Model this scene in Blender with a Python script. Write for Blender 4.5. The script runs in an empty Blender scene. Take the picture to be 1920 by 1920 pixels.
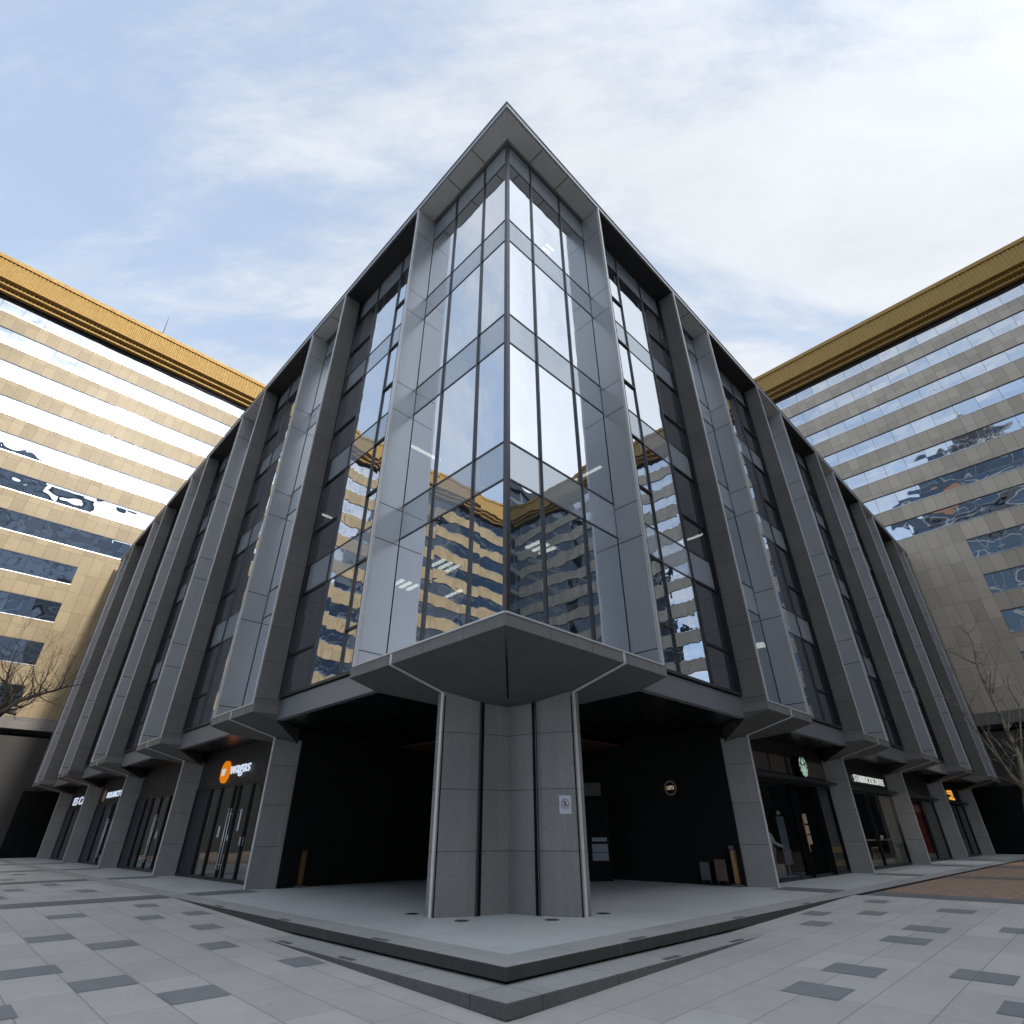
import bpy, bmesh, math, random
from mathutils import Vector, Matrix
random.seed(7)
sc = bpy.context.scene
C = sc.collection
Q = 2 ** -.5

# ---------------------------------------------------------------- camera
cd = bpy.data.cameras.new('camera'); cam = bpy.data.objects.new('camera', cd); C.objects.link(cam)
cd.sensor_width = 36; cd.lens = 36 * 1023.98 / 1920; cd.clip_start = .05; cd.clip_end = 3000
_th, _yaw, _roll = .53346862, -.00507382, -.00409755
_f = Vector((math.sin(_yaw) * math.cos(_th), math.cos(_yaw) * math.cos(_th), math.sin(_th)))
_r = Vector((math.cos(_yaw), -math.sin(_yaw), 0)); _u = _r.cross(_f)
_r2 = _r * math.cos(_roll) + _u * math.sin(_roll); _u2 = -_r * math.sin(_roll) + _u * math.cos(_roll)
m = Matrix.Identity(4)
for i in range(3):
    m[i][0] = _r2[i]; m[i][1] = _u2[i]; m[i][2] = -_f[i]
m[2][3] = 1.4
cam.matrix_world = m
sc.camera = cam

# ---------------------------------------------------------------- sky, sun, exposure
SUN = Vector((.627, -.571, .522)).normalized()
SUN_EL = math.asin(SUN.z); SUN_ROT = math.atan2(SUN.x, SUN.y)
sc.view_settings.view_transform = 'Standard'; sc.view_settings.look = 'None'
sc.view_settings.exposure = 0.63; sc.view_settings.gamma = 1
sc.render.engine = 'CYCLES'
sc.cycles.use_denoising = True
sc.cycles.max_bounces = 8; sc.cycles.transparent_max_bounces = 10; sc.cycles.glossy_bounces = 5
sc.cycles.caustics_reflective = False; sc.cycles.caustics_refractive = False

w = bpy.data.worlds.new('World'); sc.world = w; w.use_nodes = True
class NT:
    """tiny node helper"""
    def __init__(s, tree): s.t = tree; s.n = tree.nodes; s.l = tree.links
    def new(s, typ, **kw):
        n = s.n.new(typ)
        for k, v in kw.items(): setattr(n, k, v)
        return n
    def put(s, sock, v):
        if v is None: return
        if hasattr(v, 'is_linked'): s.l.new(v, sock)
        elif isinstance(v, (tuple, list)) and len(v) == 3 and sock.type == 'RGBA': sock.default_value = (*v, 1)
        else: sock.default_value = v
    def math(s, op, a, b=None, c=None, clamp=False):
        n = s.new('ShaderNodeMath', operation=op, use_clamp=clamp)
        for i, v in enumerate((a, b, c)):
            if v is not None: s.put(n.inputs[i], v)
        return n.outputs[0]
    def vmath(s, op, a, b=None, scale=None):
        n = s.new('ShaderNodeVectorMath', operation=op)
        s.put(n.inputs[0], a)
        if b is not None: s.put(n.inputs[1], b)
        if scale is not None: s.put(n.inputs[3], scale)
        return n.outputs['Value'] if op in ('DOT_PRODUCT', 'LENGTH') else n.outputs[0]
    def mix(s, f, a, b, typ='RGBA', blend='MIX'):
        n = s.new('ShaderNodeMix', data_type=typ)
        if typ == 'RGBA': n.blend_type = blend
        ia, ib = {'RGBA': (6, 7), 'FLOAT': (2, 3), 'VECTOR': (4, 5)}[typ]
        s.put(n.inputs[0], f); s.put(n.inputs[ia], a); s.put(n.inputs[ib], b)
        return n.outputs[{'RGBA': 2, 'FLOAT': 0, 'VECTOR': 1}[typ]]
    def noise(s, vec, scale, detail=4, rough=.5, dist=0, dim='3D'):
        n = s.new('ShaderNodeTexNoise', noise_dimensions=dim)
        if vec is not None: s.put(n.inputs['Vector'], vec)
        n.inputs['Scale'].default_value = scale; n.inputs['Detail'].default_value = detail
        n.inputs['Roughness'].default_value = rough; n.inputs['Distortion'].default_value = dist
        return n.outputs['Fac']
    def ramp(s, v, lo, hi, a=0., b=1.):
        n = s.new('ShaderNodeMapRange', interpolation_type='SMOOTHSTEP'); s.put(n.inputs[0], v)
        for i, x in zip((1, 2, 3, 4), (lo, hi, a, b)): n.inputs[i].default_value = x
        return n.outputs[0]
    def white(s, vec):
        n = s.new('ShaderNodeTexWhiteNoise', noise_dimensions='3D'); s.put(n.inputs['Vector'], vec)
        return n.outputs['Value'], n.outputs['Color']
    def sep(s, v):
        n = s.new('ShaderNodeSeparateXYZ'); s.put(n.inputs[0], v); return n.outputs
    def comb(s, x=0, y=0, z=0):
        n = s.new('ShaderNodeCombineXYZ')
        for i, v in enumerate((x, y, z)): s.put(n.inputs[i], v)
        return n.outputs[0]

t = NT(w.node_tree)
for n in list(t.n): t.n.remove(n)
dirv = t.new('ShaderNodeTexCoord').outputs['Generated']
sky = t.new('ShaderNodeTexSky', sky_type='NISHITA', sun_disc=False, sun_elevation=SUN_EL, sun_rotation=SUN_ROT,
            air_density=1.0, dust_density=.6, ozone_density=1.5)
dn = t.vmath('NORMALIZE', dirv)
sx = t.sep(dn)
zz = t.math('ADD', t.math('MAXIMUM', sx[2], 0.0), .22)
px = t.math('DIVIDE', sx[0], zz); py = t.math('DIVIDE', sx[1], zz)
pv = t.comb(px, py, 0)
# cirrus like veils drawn out along one direction, plus soft patches
mp = t.new('ShaderNodeMapping'); t.put(mp.inputs[0], pv); mp.inputs['Rotation'].default_value = (0, 0, math.radians(-62)); mp.inputs['Scale'].default_value = (.62, 2.5, 1); mp.inputs['Location'].default_value = (3.1, 1.7, 0)
n1 = t.noise(mp.outputs[0], 1.5, 10, .62, .5)
mp2 = t.new('ShaderNodeMapping'); t.put(mp2.inputs[0], pv); mp2.inputs['Rotation'].default_value = (0, 0, math.radians(-75)); mp2.inputs['Scale'].default_value = (.7, 1.6, 1)
n2 = t.noise(mp2.outputs[0], 4.2, 9, .66, .3)
nn = t.math('ADD', t.math('MULTIPLY', n1, .66), t.math('MULTIPLY', n2, .34))
bias = t.math('MULTIPLY', sx[0], .12)
mask = t.ramp(t.math('ADD', nn, bias), .35, .565, .0, 1.)
cosg = t.math('MAXIMUM', t.vmath('DOT_PRODUCT', dn, tuple(SUN)), 0.0)          # thin cloud lit up around the sun
glow = t.math('ADD', t.math('MULTIPLY', t.math('POWER', cosg, 4.5), 1.0), t.math('MULTIPLY', t.math('POWER', cosg, 60.0), 1.2))
cl = t.vmath('SCALE', (7.75, 8.1, 8.7), None, t.math('ADD', glow, t.math('ADD', .56, t.math('MULTIPLY', n2, .24))))
hz = t.math('ADD', 1., t.math('MULTIPLY', t.math('POWER', t.math('SUBTRACT', 1., t.math('MAXIMUM', sx[2], 0.)), 4.), 1.3))   # hazy, brighter towards the horizon
# thin veil in front of the clear sky everywhere
skyc = t.vmath('ADD', t.vmath('SCALE', sky.outputs[0], None, .42), (2.8, 3.5, 4.5))
col = t.vmath('SCALE', t.mix(mask, skyc, cl), None, hz)
bg = t.new('ShaderNodeBackground'); t.put(bg.inputs[0], col); bg.inputs[1].default_value = .1
out = t.new('ShaderNodeOutputWorld'); t.l.new(bg.outputs[0], out.inputs[0])

sd = bpy.data.lights.new('sun', 'SUN'); sd.energy = 2.0; sd.angle = math.radians(3.0); sd.color = (1, .93, .82)
so = bpy.data.objects.new('sun', sd); C.objects.link(so); so.rotation_euler = (-SUN).to_track_quat('-Z', 'Y').to_euler(); so.location = (60, -50, 80)

# ---------------------------------------------------------------- frames of reference
A0, B0 = 6.9, 6.65          # where the corner of the building stands: a runs along its left front, b along its right front
def P(a, b, z): return ((-a + b) * Q, (a + b) * Q, z)
def SL(s, d, z): return P(A0 + s, B0 + d, z)     # left front: s along, d inwards
def SR(s, d, z): return P(A0 + d, B0 + s, z)     # right front
SIDES = (('left', SL), ('right', SR))
TA, TB = 61.4, 60.15
def TL(u, d, z): return P(TA + d, u, z)          # golden tower at the end of the left front
def TR(u, d, z): return P(u, TB + d, z)

# ---------------------------------------------------------------- object helpers
class MB:
    def __init__(s): s.bm = bmesh.new()
    def poly(s, pts): return s.bm.faces.new([s.bm.verts.new(p) for p in pts])
    def hexa(s, F, s0, s1, d0, d1, z0, z1):
        v = [s.bm.verts.new(F(x, y, z)) for z in (z0, z1) for x, y in ((s0, d0), (s1, d0), (s1, d1), (s0, d1))]
        for f in ((0, 1, 2, 3), (4, 5, 6, 7), (0, 1, 5, 4), (1, 2, 6, 5), (2, 3, 7, 6), (3, 0, 4, 7)): s.bm.faces.new([v[i] for i in f])
        return s
    def box(s, x0, x1, y0, y1, z0, z1): return s.hexa(lambda x, y, z: (x, y, z), x0, x1, y0, y1, z0, z1)
    def prism(s, F, pts, zb, zt):
        """pts (s,d); zb / zt a number or a function of (s,d)"""
        gb = zb if callable(zb) else (lambda a, b: zb); gt = zt if callable(zt) else (lambda a, b: zt)
        lo = [s.bm.verts.new(F(a, b, gb(a, b))) for a, b in pts]; hi = [s.bm.verts.new(F(a, b, gt(a, b))) for a, b in pts]
        n = len(pts); s.bm.faces.new(lo); s.bm.faces.new(hi)
        for i in range(n): s.bm.faces.new((lo[i], lo[(i + 1) % n], hi[(i + 1) % n], hi[i]))
        return s
    def tube(s, pts, rad, sides=6):
        rings = []
        for i, p in enumerate(pts):
            p = Vector(p); a = Vector(pts[max(i - 1, 0)]); b = Vector(pts[min(i + 1, len(pts) - 1)])
            ax = (b - a).normalized() if (b - a).length > 1e-6 else Vector((0, 0, 1))
            u = ax.cross(Vector((.13, .31, .94))).normalized(); v = ax.cross(u)
            r = rad[i] if isinstance(rad, (list, tuple)) else rad
            rings.append([s.bm.verts.new(p + (u * math.cos(k * 2 * math.pi / sides) + v * math.sin(k * 2 * math.pi / sides)) * r) for k in range(sides)])
        for r0, r1 in zip(rings, rings[1:]):
            for k in range(sides): s.bm.faces.new((r0[k], r0[(k + 1) % sides], r1[(k + 1) % sides], r1[k]))
        s.bm.faces.new(rings[0]); s.bm.faces.new(rings[-1]); return s
    def disc(s, F, cs, cz, rad, d0, d1, n=32, inner=0):
        """round plate standing on a front; ring when inner > 0"""
        o0 = [s.bm.verts.new(F(cs + rad * math.cos(k * 2 * math.pi / n), d0, cz + rad * math.sin(k * 2 * math.pi / n))) for k in range(n)]
        o1 = [s.bm.verts.new(F(cs + rad * math.cos(k * 2 * math.pi / n), d1, cz + rad * math.sin(k * 2 * math.pi / n))) for k in range(n)]
        if inner:
            i0 = [s.bm.verts.new(F(cs + inner * math.cos(k * 2 * math.pi / n), d0, cz + inner * math.sin(k * 2 * math.pi / n))) for k in range(n)]
            i1 = [s.bm.verts.new(F(cs + inner * math.cos(k * 2 * math.pi / n), d1, cz + inner * math.sin(k * 2 * math.pi / n))) for k in range(n)]
        for k in range(n):
            j = (k + 1) % n
            s.bm.faces.new((o0[k], o0[j], o1[j], o1[k]))
            if inner:
                s.bm.faces.new((i0[k], i0[j], i1[j], i1[k])); s.bm.faces.new((o0[k], o0[j], i0[j], i0[k])); s.bm.faces.new((o1[k], o1[j], i1[j], i1[k]))
        if not inner: s.bm.faces.new(o0); s.bm.faces.new(o1)
        return s
    def build(s, name, mat, parent=None, smooth=False, bevel=0, out=None):
        bmesh.ops.recalc_face_normals(s.bm, faces=s.bm.faces)
        if out is not None:                                  # a single pane: its face looks outwards
            o0 = Vector(out(0, 0, 0)); ov = Vector(out(0, -1, 0)) - o0
            for f in s.bm.faces:
                f.normal_update()
                if f.normal.dot(ov) < 0: f.normal_flip()
        if bevel: bmesh.ops.bevel(s.bm, geom=s.bm.edges[:], offset=bevel, segments=1, affect='EDGES')
        me = bpy.data.meshes.new(name); s.bm.to_mesh(me); s.bm.free()
        if smooth:
            for p in me.polygons: p.use_smooth = True
        me.materials.append(mat)
        o = bpy.data.objects.new(name, me); C.objects.link(o)
        if parent is not None:
            o.parent = parent
            if parent.type == 'EMPTY': o.matrix_parent_inverse = Matrix.Translation(parent.location).inverted()
        return o
def tag(o, label, cat, group=None, kind=None):
    if label: o['label'] = label
    if cat: o['category'] = cat
    if group: o['group'] = group
    if kind: o['kind'] = kind
    return o
def thing(name, label, cat, loc, group=None):
    o = bpy.data.objects.new(name, None); o.location = loc; o.empty_display_size = .3; C.objects.link(o)
    return tag(o, label, cat, group)
def struct(o): o['kind'] = 'structure'; return o

# ---------------------------------------------------------------- materials
def mat(name):
    m_ = bpy.data.materials.new(name); m_.use_nodes = True; t_ = NT(m_.node_tree)
    for n in list(t_.n): t_.n.remove(n)
    o = t_.new('ShaderNodeOutputMaterial'); return m_, t_, o
def pbsdf(t_, **kw):
    b = t_.new('ShaderNodeBsdfPrincipled')
    for k, v in kw.items(): t_.put(b.inputs[k.replace('_', ' ')], v)
    return b
def abz(t_):
    """coordinates of the place: a, b along the two fronts, z up"""
    g = t_.new('ShaderNodeNewGeometry').outputs['Position']; x = t_.sep(g)
    a = t_.math('MULTIPLY', t_.math('SUBTRACT', x[1], x[0]), Q); b = t_.math('MULTIPLY', t_.math('ADD', x[1], x[0]), Q)
    return a, b, x[2], g
def line(t_, v, off, period, half):
    """1 on a joint, 0 elsewhere"""
    f = t_.math('FRACT', t_.math('DIVIDE', t_.math('SUBTRACT', v, off), period))
    e = t_.math('MINIMUM', f, t_.math('SUBTRACT', 1.0, f))
    return t_.math('LESS_THAN', t_.math('MULTIPLY', e, period), half)
def bump(t_, h, dist, strength=1.0, normal=None):
    b = t_.new('ShaderNodeBump'); t_.put(b.inputs['Height'], h); b.inputs['Distance'].default_value = dist; b.inputs['Strength'].default_value = strength
    if normal is not None: t_.put(b.inputs['Normal'], normal)
    return b.outputs[0]
def simple(name, colr, rough=.6, metal=0., var=.12, vscale=1.5, spec=.5, bumpd=0.002):
    m_, t_, o = mat(name); a, b, z, g = abz(t_)
    n = t_.noise(g, vscale, 5, .6)
    c = t_.mix(n, tuple(x * (1 - var) for x in colr), tuple(min(1, x * (1 + var)) for x in colr))
    r = t_.ramp(t_.noise(g, vscale * 3, 3, .5), .3, .7, rough * .85, min(1, rough * 1.12))
    p = pbsdf(t_, Base_Color=c, Roughness=r, Metallic=metal, Specular_IOR_Level=spec)
    if bumpd: t_.put(p.inputs['Normal'], bump(t_, t_.noise(g, 60, 3), bumpd))
    t_.l.new(p.outputs[0], o.inputs[0]); return m_
def granite(name, base, zoff=5.09, period=1.155, ujoint=None, rough=.55, joints=True, uv=None, dark=.35, grain=.45):
    """dark speckled stone in slabs; joints run level, ujoint adds upright or lengthways ones"""
    m_, t_, o = mat(name); a, b, z, g = abz(t_)
    sp = t_.noise(g, 70, 2, .7); sp2 = t_.noise(g, 22, 3, .6); big = t_.noise(g, .55, 5, .6)
    v = t_.math('ADD', t_.math('MULTIPLY', t_.math('SUBTRACT', sp, .5), grain * 2), t_.math('ADD', t_.math('MULTIPLY', t_.math('SUBTRACT', sp2, .5), .35), t_.math('ADD', .82, t_.math('MULTIPLY', big, .36))))
    # each slab a slightly different piece of stone
    idx = t_.comb(t_.math('FLOOR', t_.math('DIVIDE', t_.math('SUBTRACT', z, zoff), period)), t_.math('FLOOR', t_.math('MULTIPLY', a, .8)), t_.math('FLOOR', t_.math('MULTIPLY', b, .8)))
    rv, rc = t_.white(idx)
    v = t_.math('MULTIPLY', v, t_.math('ADD', .94, t_.math('MULTIPLY', rv, .12)))
    c = t_.vmath('SCALE', base, None, v)
    if joints:
        j = line(t_, z, zoff, period, .009)
        if ujoint:
            for ax, off, per in ujoint: j = t_.math('MAXIMUM', j, line(t_, {'a': a, 'b': b}[ax], off, per, .008))
        c = t_.mix(t_.math('MULTIPLY', j, 1 - dark), c, tuple(x * .12 for x in base))
    elif ujoint:
        j = None
        for ax, off, per in ujoint:
            l_ = line(t_, {'a': a, 'b': b, 'z': z}[ax], off, per, .009); j = l_ if j is None else t_.math('MAXIMUM', j, l_)
        c = t_.mix(t_.math('MULTIPLY', j, 1 - dark), c, tuple(x * .12 for x in base))
    # water runs and dust
    st = t_.noise(t_.comb(t_.math('MULTIPLY', a, 4), t_.math('MULTIPLY', b, 4), t_.math('MULTIPLY', z, .35)), 1, 4, .6)
    c = t_.mix(t_.ramp(st, .55, .8, 0, .35), c, tuple(x * 1.6 for x in base))
    p = pbsdf(t_, Base_Color=c, Roughness=rough, Specular_IOR_Level=.4)
    t_.put(p.inputs['Normal'], bump(t_, sp, .004))
    t_.l.new(p.outputs[0], o.inputs[0]); return m_
def metal_panel(name, base, rough=.33, metallic=.75, joints=True):
    m_, t_, o = mat(name); a, b, z, g = abz(t_)
    c = t_.mix(t_.noise(g, .7, 4), tuple(x * .9 for x in base), base)
    if joints:
        j = None
        for z0 in (8.72, 9.85, 13.38, 14.56, 18.12, 19.25, 22.79, 5.35):
            l_ = t_.math('LESS_THAN', t_.math('ABSOLUTE', t_.math('SUBTRACT', z, z0 - (0.2 if z0 > 6 else 0))), .014); j = l_ if j is None else t_.math('MAXIMUM', j, l_)
        c = t_.mix(t_.math('MULTIPLY', j, .92), c, (.01, .011, .013))
    p = pbsdf(t_, Base_Color=c, Roughness=rough, Metallic=metallic)
    t_.l.new(p.outputs[0], o.inputs[0]); return m_
def coated_glass(name, refl=.5, tint=(.42, .48, .52), gcol=(.80, .88, .96), wave=.012, wscale=.7, pane=1.8, tilt=.008, body=None, bodymix=0., ior=1.5):
    """sun-protection glass: part mirror, part tinted see-through, every pane a touch out of true"""
    m_, t_, o = mat(name); a, b, z, g = abz(t_)
    rv, rc = t_.white(t_.comb(t_.math('FLOOR', t_.math('DIVIDE', t_.math('ADD', a, .35), pane)), t_.math('FLOOR', t_.math('DIVIDE', t_.math('ADD', b, .35), pane)), t_.math('FLOOR', t_.math('DIVIDE', z, 2.3))))
    nrm = t_.new('ShaderNodeNewGeometry').outputs['Normal']
    til = t_.vmath('SCALE', t_.vmath('SUBTRACT', rc, (.5, .5, .5)), None, tilt * 2)
    nrm = t_.vmath('NORMALIZE', t_.vmath('ADD', nrm, til))
    h = t_.noise(t_.vmath('ADD', g, t_.vmath('SCALE', rc, None, 9.)), wscale, 2.5, .5)
    nb = bump(t_, h, wave, 1., nrm)
    gl = t_.new('ShaderNodeBsdfGlossy'); t_.put(gl.inputs['Color'], gcol); gl.inputs['Roughness'].default_value = .004; t_.put(gl.inputs['Normal'], nb)
    tr = t_.new('ShaderNodeBsdfTransparent'); t_.put(tr.inputs['Color'], tint)
    base = tr.outputs[0]
    if body:
        df = t_.new('ShaderNodeBsdfDiffuse'); t_.put(df.inputs['Color'], body)
        mb = t_.new('ShaderNodeMixShader'); mb.inputs[0].default_value = bodymix; t_.l.new(base, mb.inputs[1]); t_.l.new(df.outputs[0], mb.inputs[2]); base = mb.outputs[0]
    fr = t_.new('ShaderNodeFresnel'); fr.inputs[0].default_value = ior
    fac = t_.math('ADD', refl, t_.math('MULTIPLY', fr.outputs[0], 1 - refl), clamp=True)
    mx = t_.new('ShaderNodeMixShader'); t_.put(mx.inputs[0], fac); t_.l.new(base, mx.inputs[1]); t_.l.new(gl.outputs[0], mx.inputs[2])
    t_.l.new(mx.outputs[0], o.inputs[0]); return m_
def emit(name, colr, strength):
    m_, t_, o = mat(name); e = t_.new('ShaderNodeEmission'); t_.put(e.inputs[0], colr); e.inputs[1].default_value = strength
    t_.l.new(e.outputs[0], o.inputs[0]); return m_

M = {}
M['granite'] = granite('granite', (.19, .18, .171))
M['granite_side'] = granite('granite_side', (.155, .147, .141))
M['granite_pillar'] = granite('granite_pillar', (.25, .242, .234), zoff=1.1, grain=.7)
M['granite_ledge'] = granite('granite_ledge', (.19, .185, .18), joints=False, ujoint=(('a', .3, 1.3), ('b', .1, 1.3)))
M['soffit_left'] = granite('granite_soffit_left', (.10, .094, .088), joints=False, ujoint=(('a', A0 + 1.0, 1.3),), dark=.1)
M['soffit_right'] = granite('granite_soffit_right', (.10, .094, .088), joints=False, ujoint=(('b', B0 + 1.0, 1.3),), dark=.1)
M['granite_podium'] = granite('granite_podium', (.040, .038, .036), zoff=.6, period=2.9)
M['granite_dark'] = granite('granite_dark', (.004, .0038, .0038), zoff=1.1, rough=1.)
M['trim'] = simple('brushed_trim', (.72, .72, .72), .35, .4, .06)
M['strip'] = simple('steel_strip', (.78, .78, .77), .38, .35, .08)
M['panel'] = metal_panel('metal_panel', (.58, .595, .61), .27, .45)
M['roof'] = metal_panel('roof_metal', (.40, .41, .43), .4, .7, False)
M['soffit'] = simple('soffit_panel', (.60, .59, .55), .5, .2, .08)
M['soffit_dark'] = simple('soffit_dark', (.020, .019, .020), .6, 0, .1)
M['spandrel_metal'] = metal_panel('spandrel_metal', (.30, .31, .335), .45, .6, False)
M['frame'] = simple('frame_metal', (.085, .088, .096), .35, .7, .1)
M['frame_black'] = simple('frame_black', (.012, .012, .014), .35, .3, .1)
M['glass'] = coated_glass('coated_glass', .70, gcol=(.90, .94, .99), wave=.010, wscale=.55, tilt=.005, body=(.16, .19, .23), bodymix=.32)
M['spandrel'] = coated_glass('spandrel_glass', .30, gcol=(.8, .86, .92), wave=.008, wscale=.5, tilt=.004, body=(.36, .39, .43), bodymix=1.)
M['shopglass'] = coated_glass('shop_glass', .22, tint=(.62, .66, .68), wave=.004, tilt=.003)
M['shopglass_clear'] = coated_glass('shop_glass_clear', .03, tint=(.72, .74, .75), wave=.004, tilt=.003, ior=1.18)
M['black_gloss'] = simple('black_gloss', (.006, .006, .007), .3, 0, .1, bumpd=0)
M['band_black'] = simple('band_black', (.014, .014, .015), .55, 0, .15)
M['black'] = simple('black_matt', (.004, .004, .004), .8, 0, .1, 1.5, .2)
M['interior'] = simple('interior_slab', (.18, .18, .18), .8)
M['core'] = simple('interior_core', (.10, .105, .11), .8)
M['curtain'] = simple('curtain_cloth', (.55, .57, .60), .9, 0, .08)
M['lamp'] = emit('strip_lamp', (1, .95, .82), 3.)
M['wood'] = simple('wood', (.10, .045, .025), .6, 0, .25, 4)

# tower materials ------------------------------------------------
def tower_stone(name, base, ax, off, pw=.92):
    """polished stone panels: joints at pw along the front and at the given heights"""
    m_, t_, o = mat(name); a, b, z, g = abz(t_); u = b if ax == 'b' else a
    iu = t_.math('FLOOR', t_.math('DIVIDE', t_.math('SUBTRACT', u, off), pw)); iz = t_.math('FLOOR', t_.math('DIVIDE', t_.math('SUBTRACT', z, 9.76), 1.805))
    rv, rc = t_.white(t_.comb(iu, iz, 0))
    c = t_.mix(rv, tuple(x * .84 for x in base), tuple(x * 1.12 for x in base))
    c = t_.mix(t_.ramp(t_.noise(g, .35, 5, .65), .45, .75, 0, .3), c, tuple(x * .62 for x in base))
    c = t_.mix(t_.math('MULTIPLY', t_.noise(g, 30, 3), .25), c, tuple(x * .6 for x in base))
    j = t_.math('MAXIMUM', line(t_, u, off, pw, .016), line(t_, z, 9.76, 1.805, .014))
    c = t_.mix(t_.math('MULTIPLY', j, .6), c, tuple(x * .18 for x in base))
    nrm = t_.new('ShaderNodeNewGeometry').outputs['Normal']
    nrm = t_.vmath('NORMALIZE', t_.vmath('ADD', nrm, t_.vmath('SCALE', t_.vmath('SUBTRACT', rc, (.5, .5, .5)), None, .022)))
    p = pbsdf(t_, Base_Color=c, Roughness=.36, Specular_IOR_Level=.18)
    t_.put(p.inputs['Normal'], bump(t_, t_.noise(g, 1.3, 3), .012, 1, nrm))
    t_.l.new(p.outputs[0], o.inputs[0]); return m_
def tower_glass(name, ax, off, pw=1.81, k=1.):
    m_, t_, o = mat(name); a, b, z, g = abz(t_); u = b if ax == 'b' else a
    iu = t_.math('FLOOR', t_.math('DIVIDE', t_.math('SUBTRACT', u, off), pw)); iz = t_.math('FLOOR', t_.math('DIVIDE', t_.math('SUBTRACT', z, 9.0), 3.5))
    rv, rc = t_.white(t_.comb(iu, iz, 3))
    nrm = t_.new('ShaderNodeNewGeometry').outputs['Normal']
    nrm = t_.vmath('NORMALIZE', t_.vmath('ADD', nrm, t_.vmath('SCALE', t_.vmath('SUBTRACT', rc, (.5, .5, .5)), None, .012)))
    h = t_.noise(t_.vmath('ADD', g, t_.vmath('SCALE', rc, None, .6)), .42, 1, .4)
    nb = bump(t_, h, .058, 1., nrm)
    j = line(t_, u, off, pw, .018)
    c = t_.mix(t_.math('MULTIPLY', j, .8), t_.mix(rv, (.60 * k, .65 * k, .72 * k), (.74 * k, .77 * k, .80 * k)), (.12, .13, .15))
    gl = t_.new('ShaderNodeBsdfGlossy'); t_.put(gl.inputs['Color'], c); gl.inputs['Roughness'].default_value = .01; t_.put(gl.inputs['Normal'], nb)
    df = t_.new('ShaderNodeBsdfDiffuse'); t_.put(df.inputs['Color'], (.03, .045, .07))
    mx = t_.new('ShaderNodeMixShader'); mx.inputs[0].default_value = .86; t_.l.new(df.outputs[0], mx.inputs[1]); t_.l.new(gl.outputs[0], mx.inputs[2])
    t_.l.new(mx.outputs[0], o.inputs[0]); return m_
M['stone_l'] = tower_stone('tan_stone', (.385, .305, .19), 'b', 3.85)
M['stone_r'] = tower_stone('grey_stone', (.62, .545, .44), 'a', 2.3)
M['tglass_l'] = tower_glass('mirror_glass_left', 'b', 3.85, k=.70)
M['tglass_r'] = tower_glass('mirror_glass_right', 'a', 2.3)
M['gold'] = simple('gold_metal', (.40, .255, .085), .55, .15, .06, 1.0, .2)
M['gold_pale'] = simple('gold_metal_underside', (.38, .24, .08), .6, .1, .08, 1.5, .2)
M['sill'] = simple('bright_sill', (.75, .77, .80), .25, .9, .05)

# ---------------------------------------------------------------- ground
def paving(name, light, u_per=1.33, v_per=.675, jdark=.6, var=.14, rough=.6, flip=False):
    """slabs laid along the fronts: u = the larger of a and b, v the smaller"""
    m_, t_, o = mat(name); a, b, z, g = abz(t_)
    u = t_.math('MAXIMUM', a, b); v = t_.math('MINIMUM', a, b)
    row = t_.math('FLOOR', t_.math('DIVIDE', t_.math('SUBTRACT', v, 2.29), v_per))
    offs, _ = t_.white(t_.comb(row, 5, 0))
    uu = t_.math('ADD', t_.math('SUBTRACT', u, 9.14), t_.math('MULTIPLY', t_.math('FLOOR', t_.math('MULTIPLY', offs, 2)), u_per / 2))
    col_ = t_.math('FLOOR', t_.math('DIVIDE', uu, u_per))
    rv, rc = t_.white(t_.comb(row, col_, t_.math('GREATER_THAN', a, b)))
    big = t_.noise(g, .45, 6, .65); fine = t_.noise(g, 45, 2, .6); mid = t_.noise(g, 4, 5, .65)
    k = t_.math('ADD', 1 - var, t_.math('MULTIPLY', rv, var))
    k = t_.math('MULTIPLY', k, t_.math('ADD', .80, t_.math('MULTIPLY', big, .4)))
    k = t_.math('MULTIPLY', k, t_.math('ADD', .93, t_.math('MULTIPLY', fine, .14)))
    k = t_.math('MULTIPLY', k, t_.math('ADD', .92, t_.math('MULTIPLY', mid, .16)))
    c = t_.vmath('SCALE', t_.mix(rc, light, tuple(x * y for x, y in zip(light, (.97, 1.0, 1.03)))), None, k)
    jv = line(t_, v, 2.29, v_per, .008); ju = t_.math('LESS_THAN', t_.math('MULTIPLY', t_.math('MINIMUM', t_.math('FRACT', t_.math('DIVIDE', uu, u_per)), t_.math('SUBTRACT', 1., t_.math('FRACT', t_.math('DIVIDE', uu, u_per)))), u_per), .007)
    j = t_.math('MAXIMUM', jv, t_.math('MULTIPLY', ju, .7))
    c = t_.mix(t_.math('MULTIPLY', j, jdark), c, tuple(x * .3 for x in light))
    # spots, faint stains and trodden-in dirt
    c = t_.mix(t_.math('MULTIPLY', t_.math('LESS_THAN', t_.noise(g, 9, 1, .4), .26), .28), c, tuple(x * .35 for x in light))
    c = t_.mix(t_.ramp(t_.noise(g, .9, 8, .72, .8), .50, .72, 0, .28), c, tuple(x * y for x, y in zip(light, (.62, .60, .56))))
    c = t_.mix(t_.ramp(t_.noise(g, 1.1, 3, .7, 1.5), .66, .74, 0, .22), c, tuple(x * .5 for x in light))
    p = pbsdf(t_, Base_Color=c, Roughness=t_.ramp(mid, .3, .7, rough * .85, rough * 1.1), Specular_IOR_Level=.4)
    t_.put(p.inputs['Normal'], bump(t_, fine, .002))
    t_.l.new(p.outputs[0], o.inputs[0]); return m_
M['plaza'] = paving('plaza_slabs', (.63, .60, .565))
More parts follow.
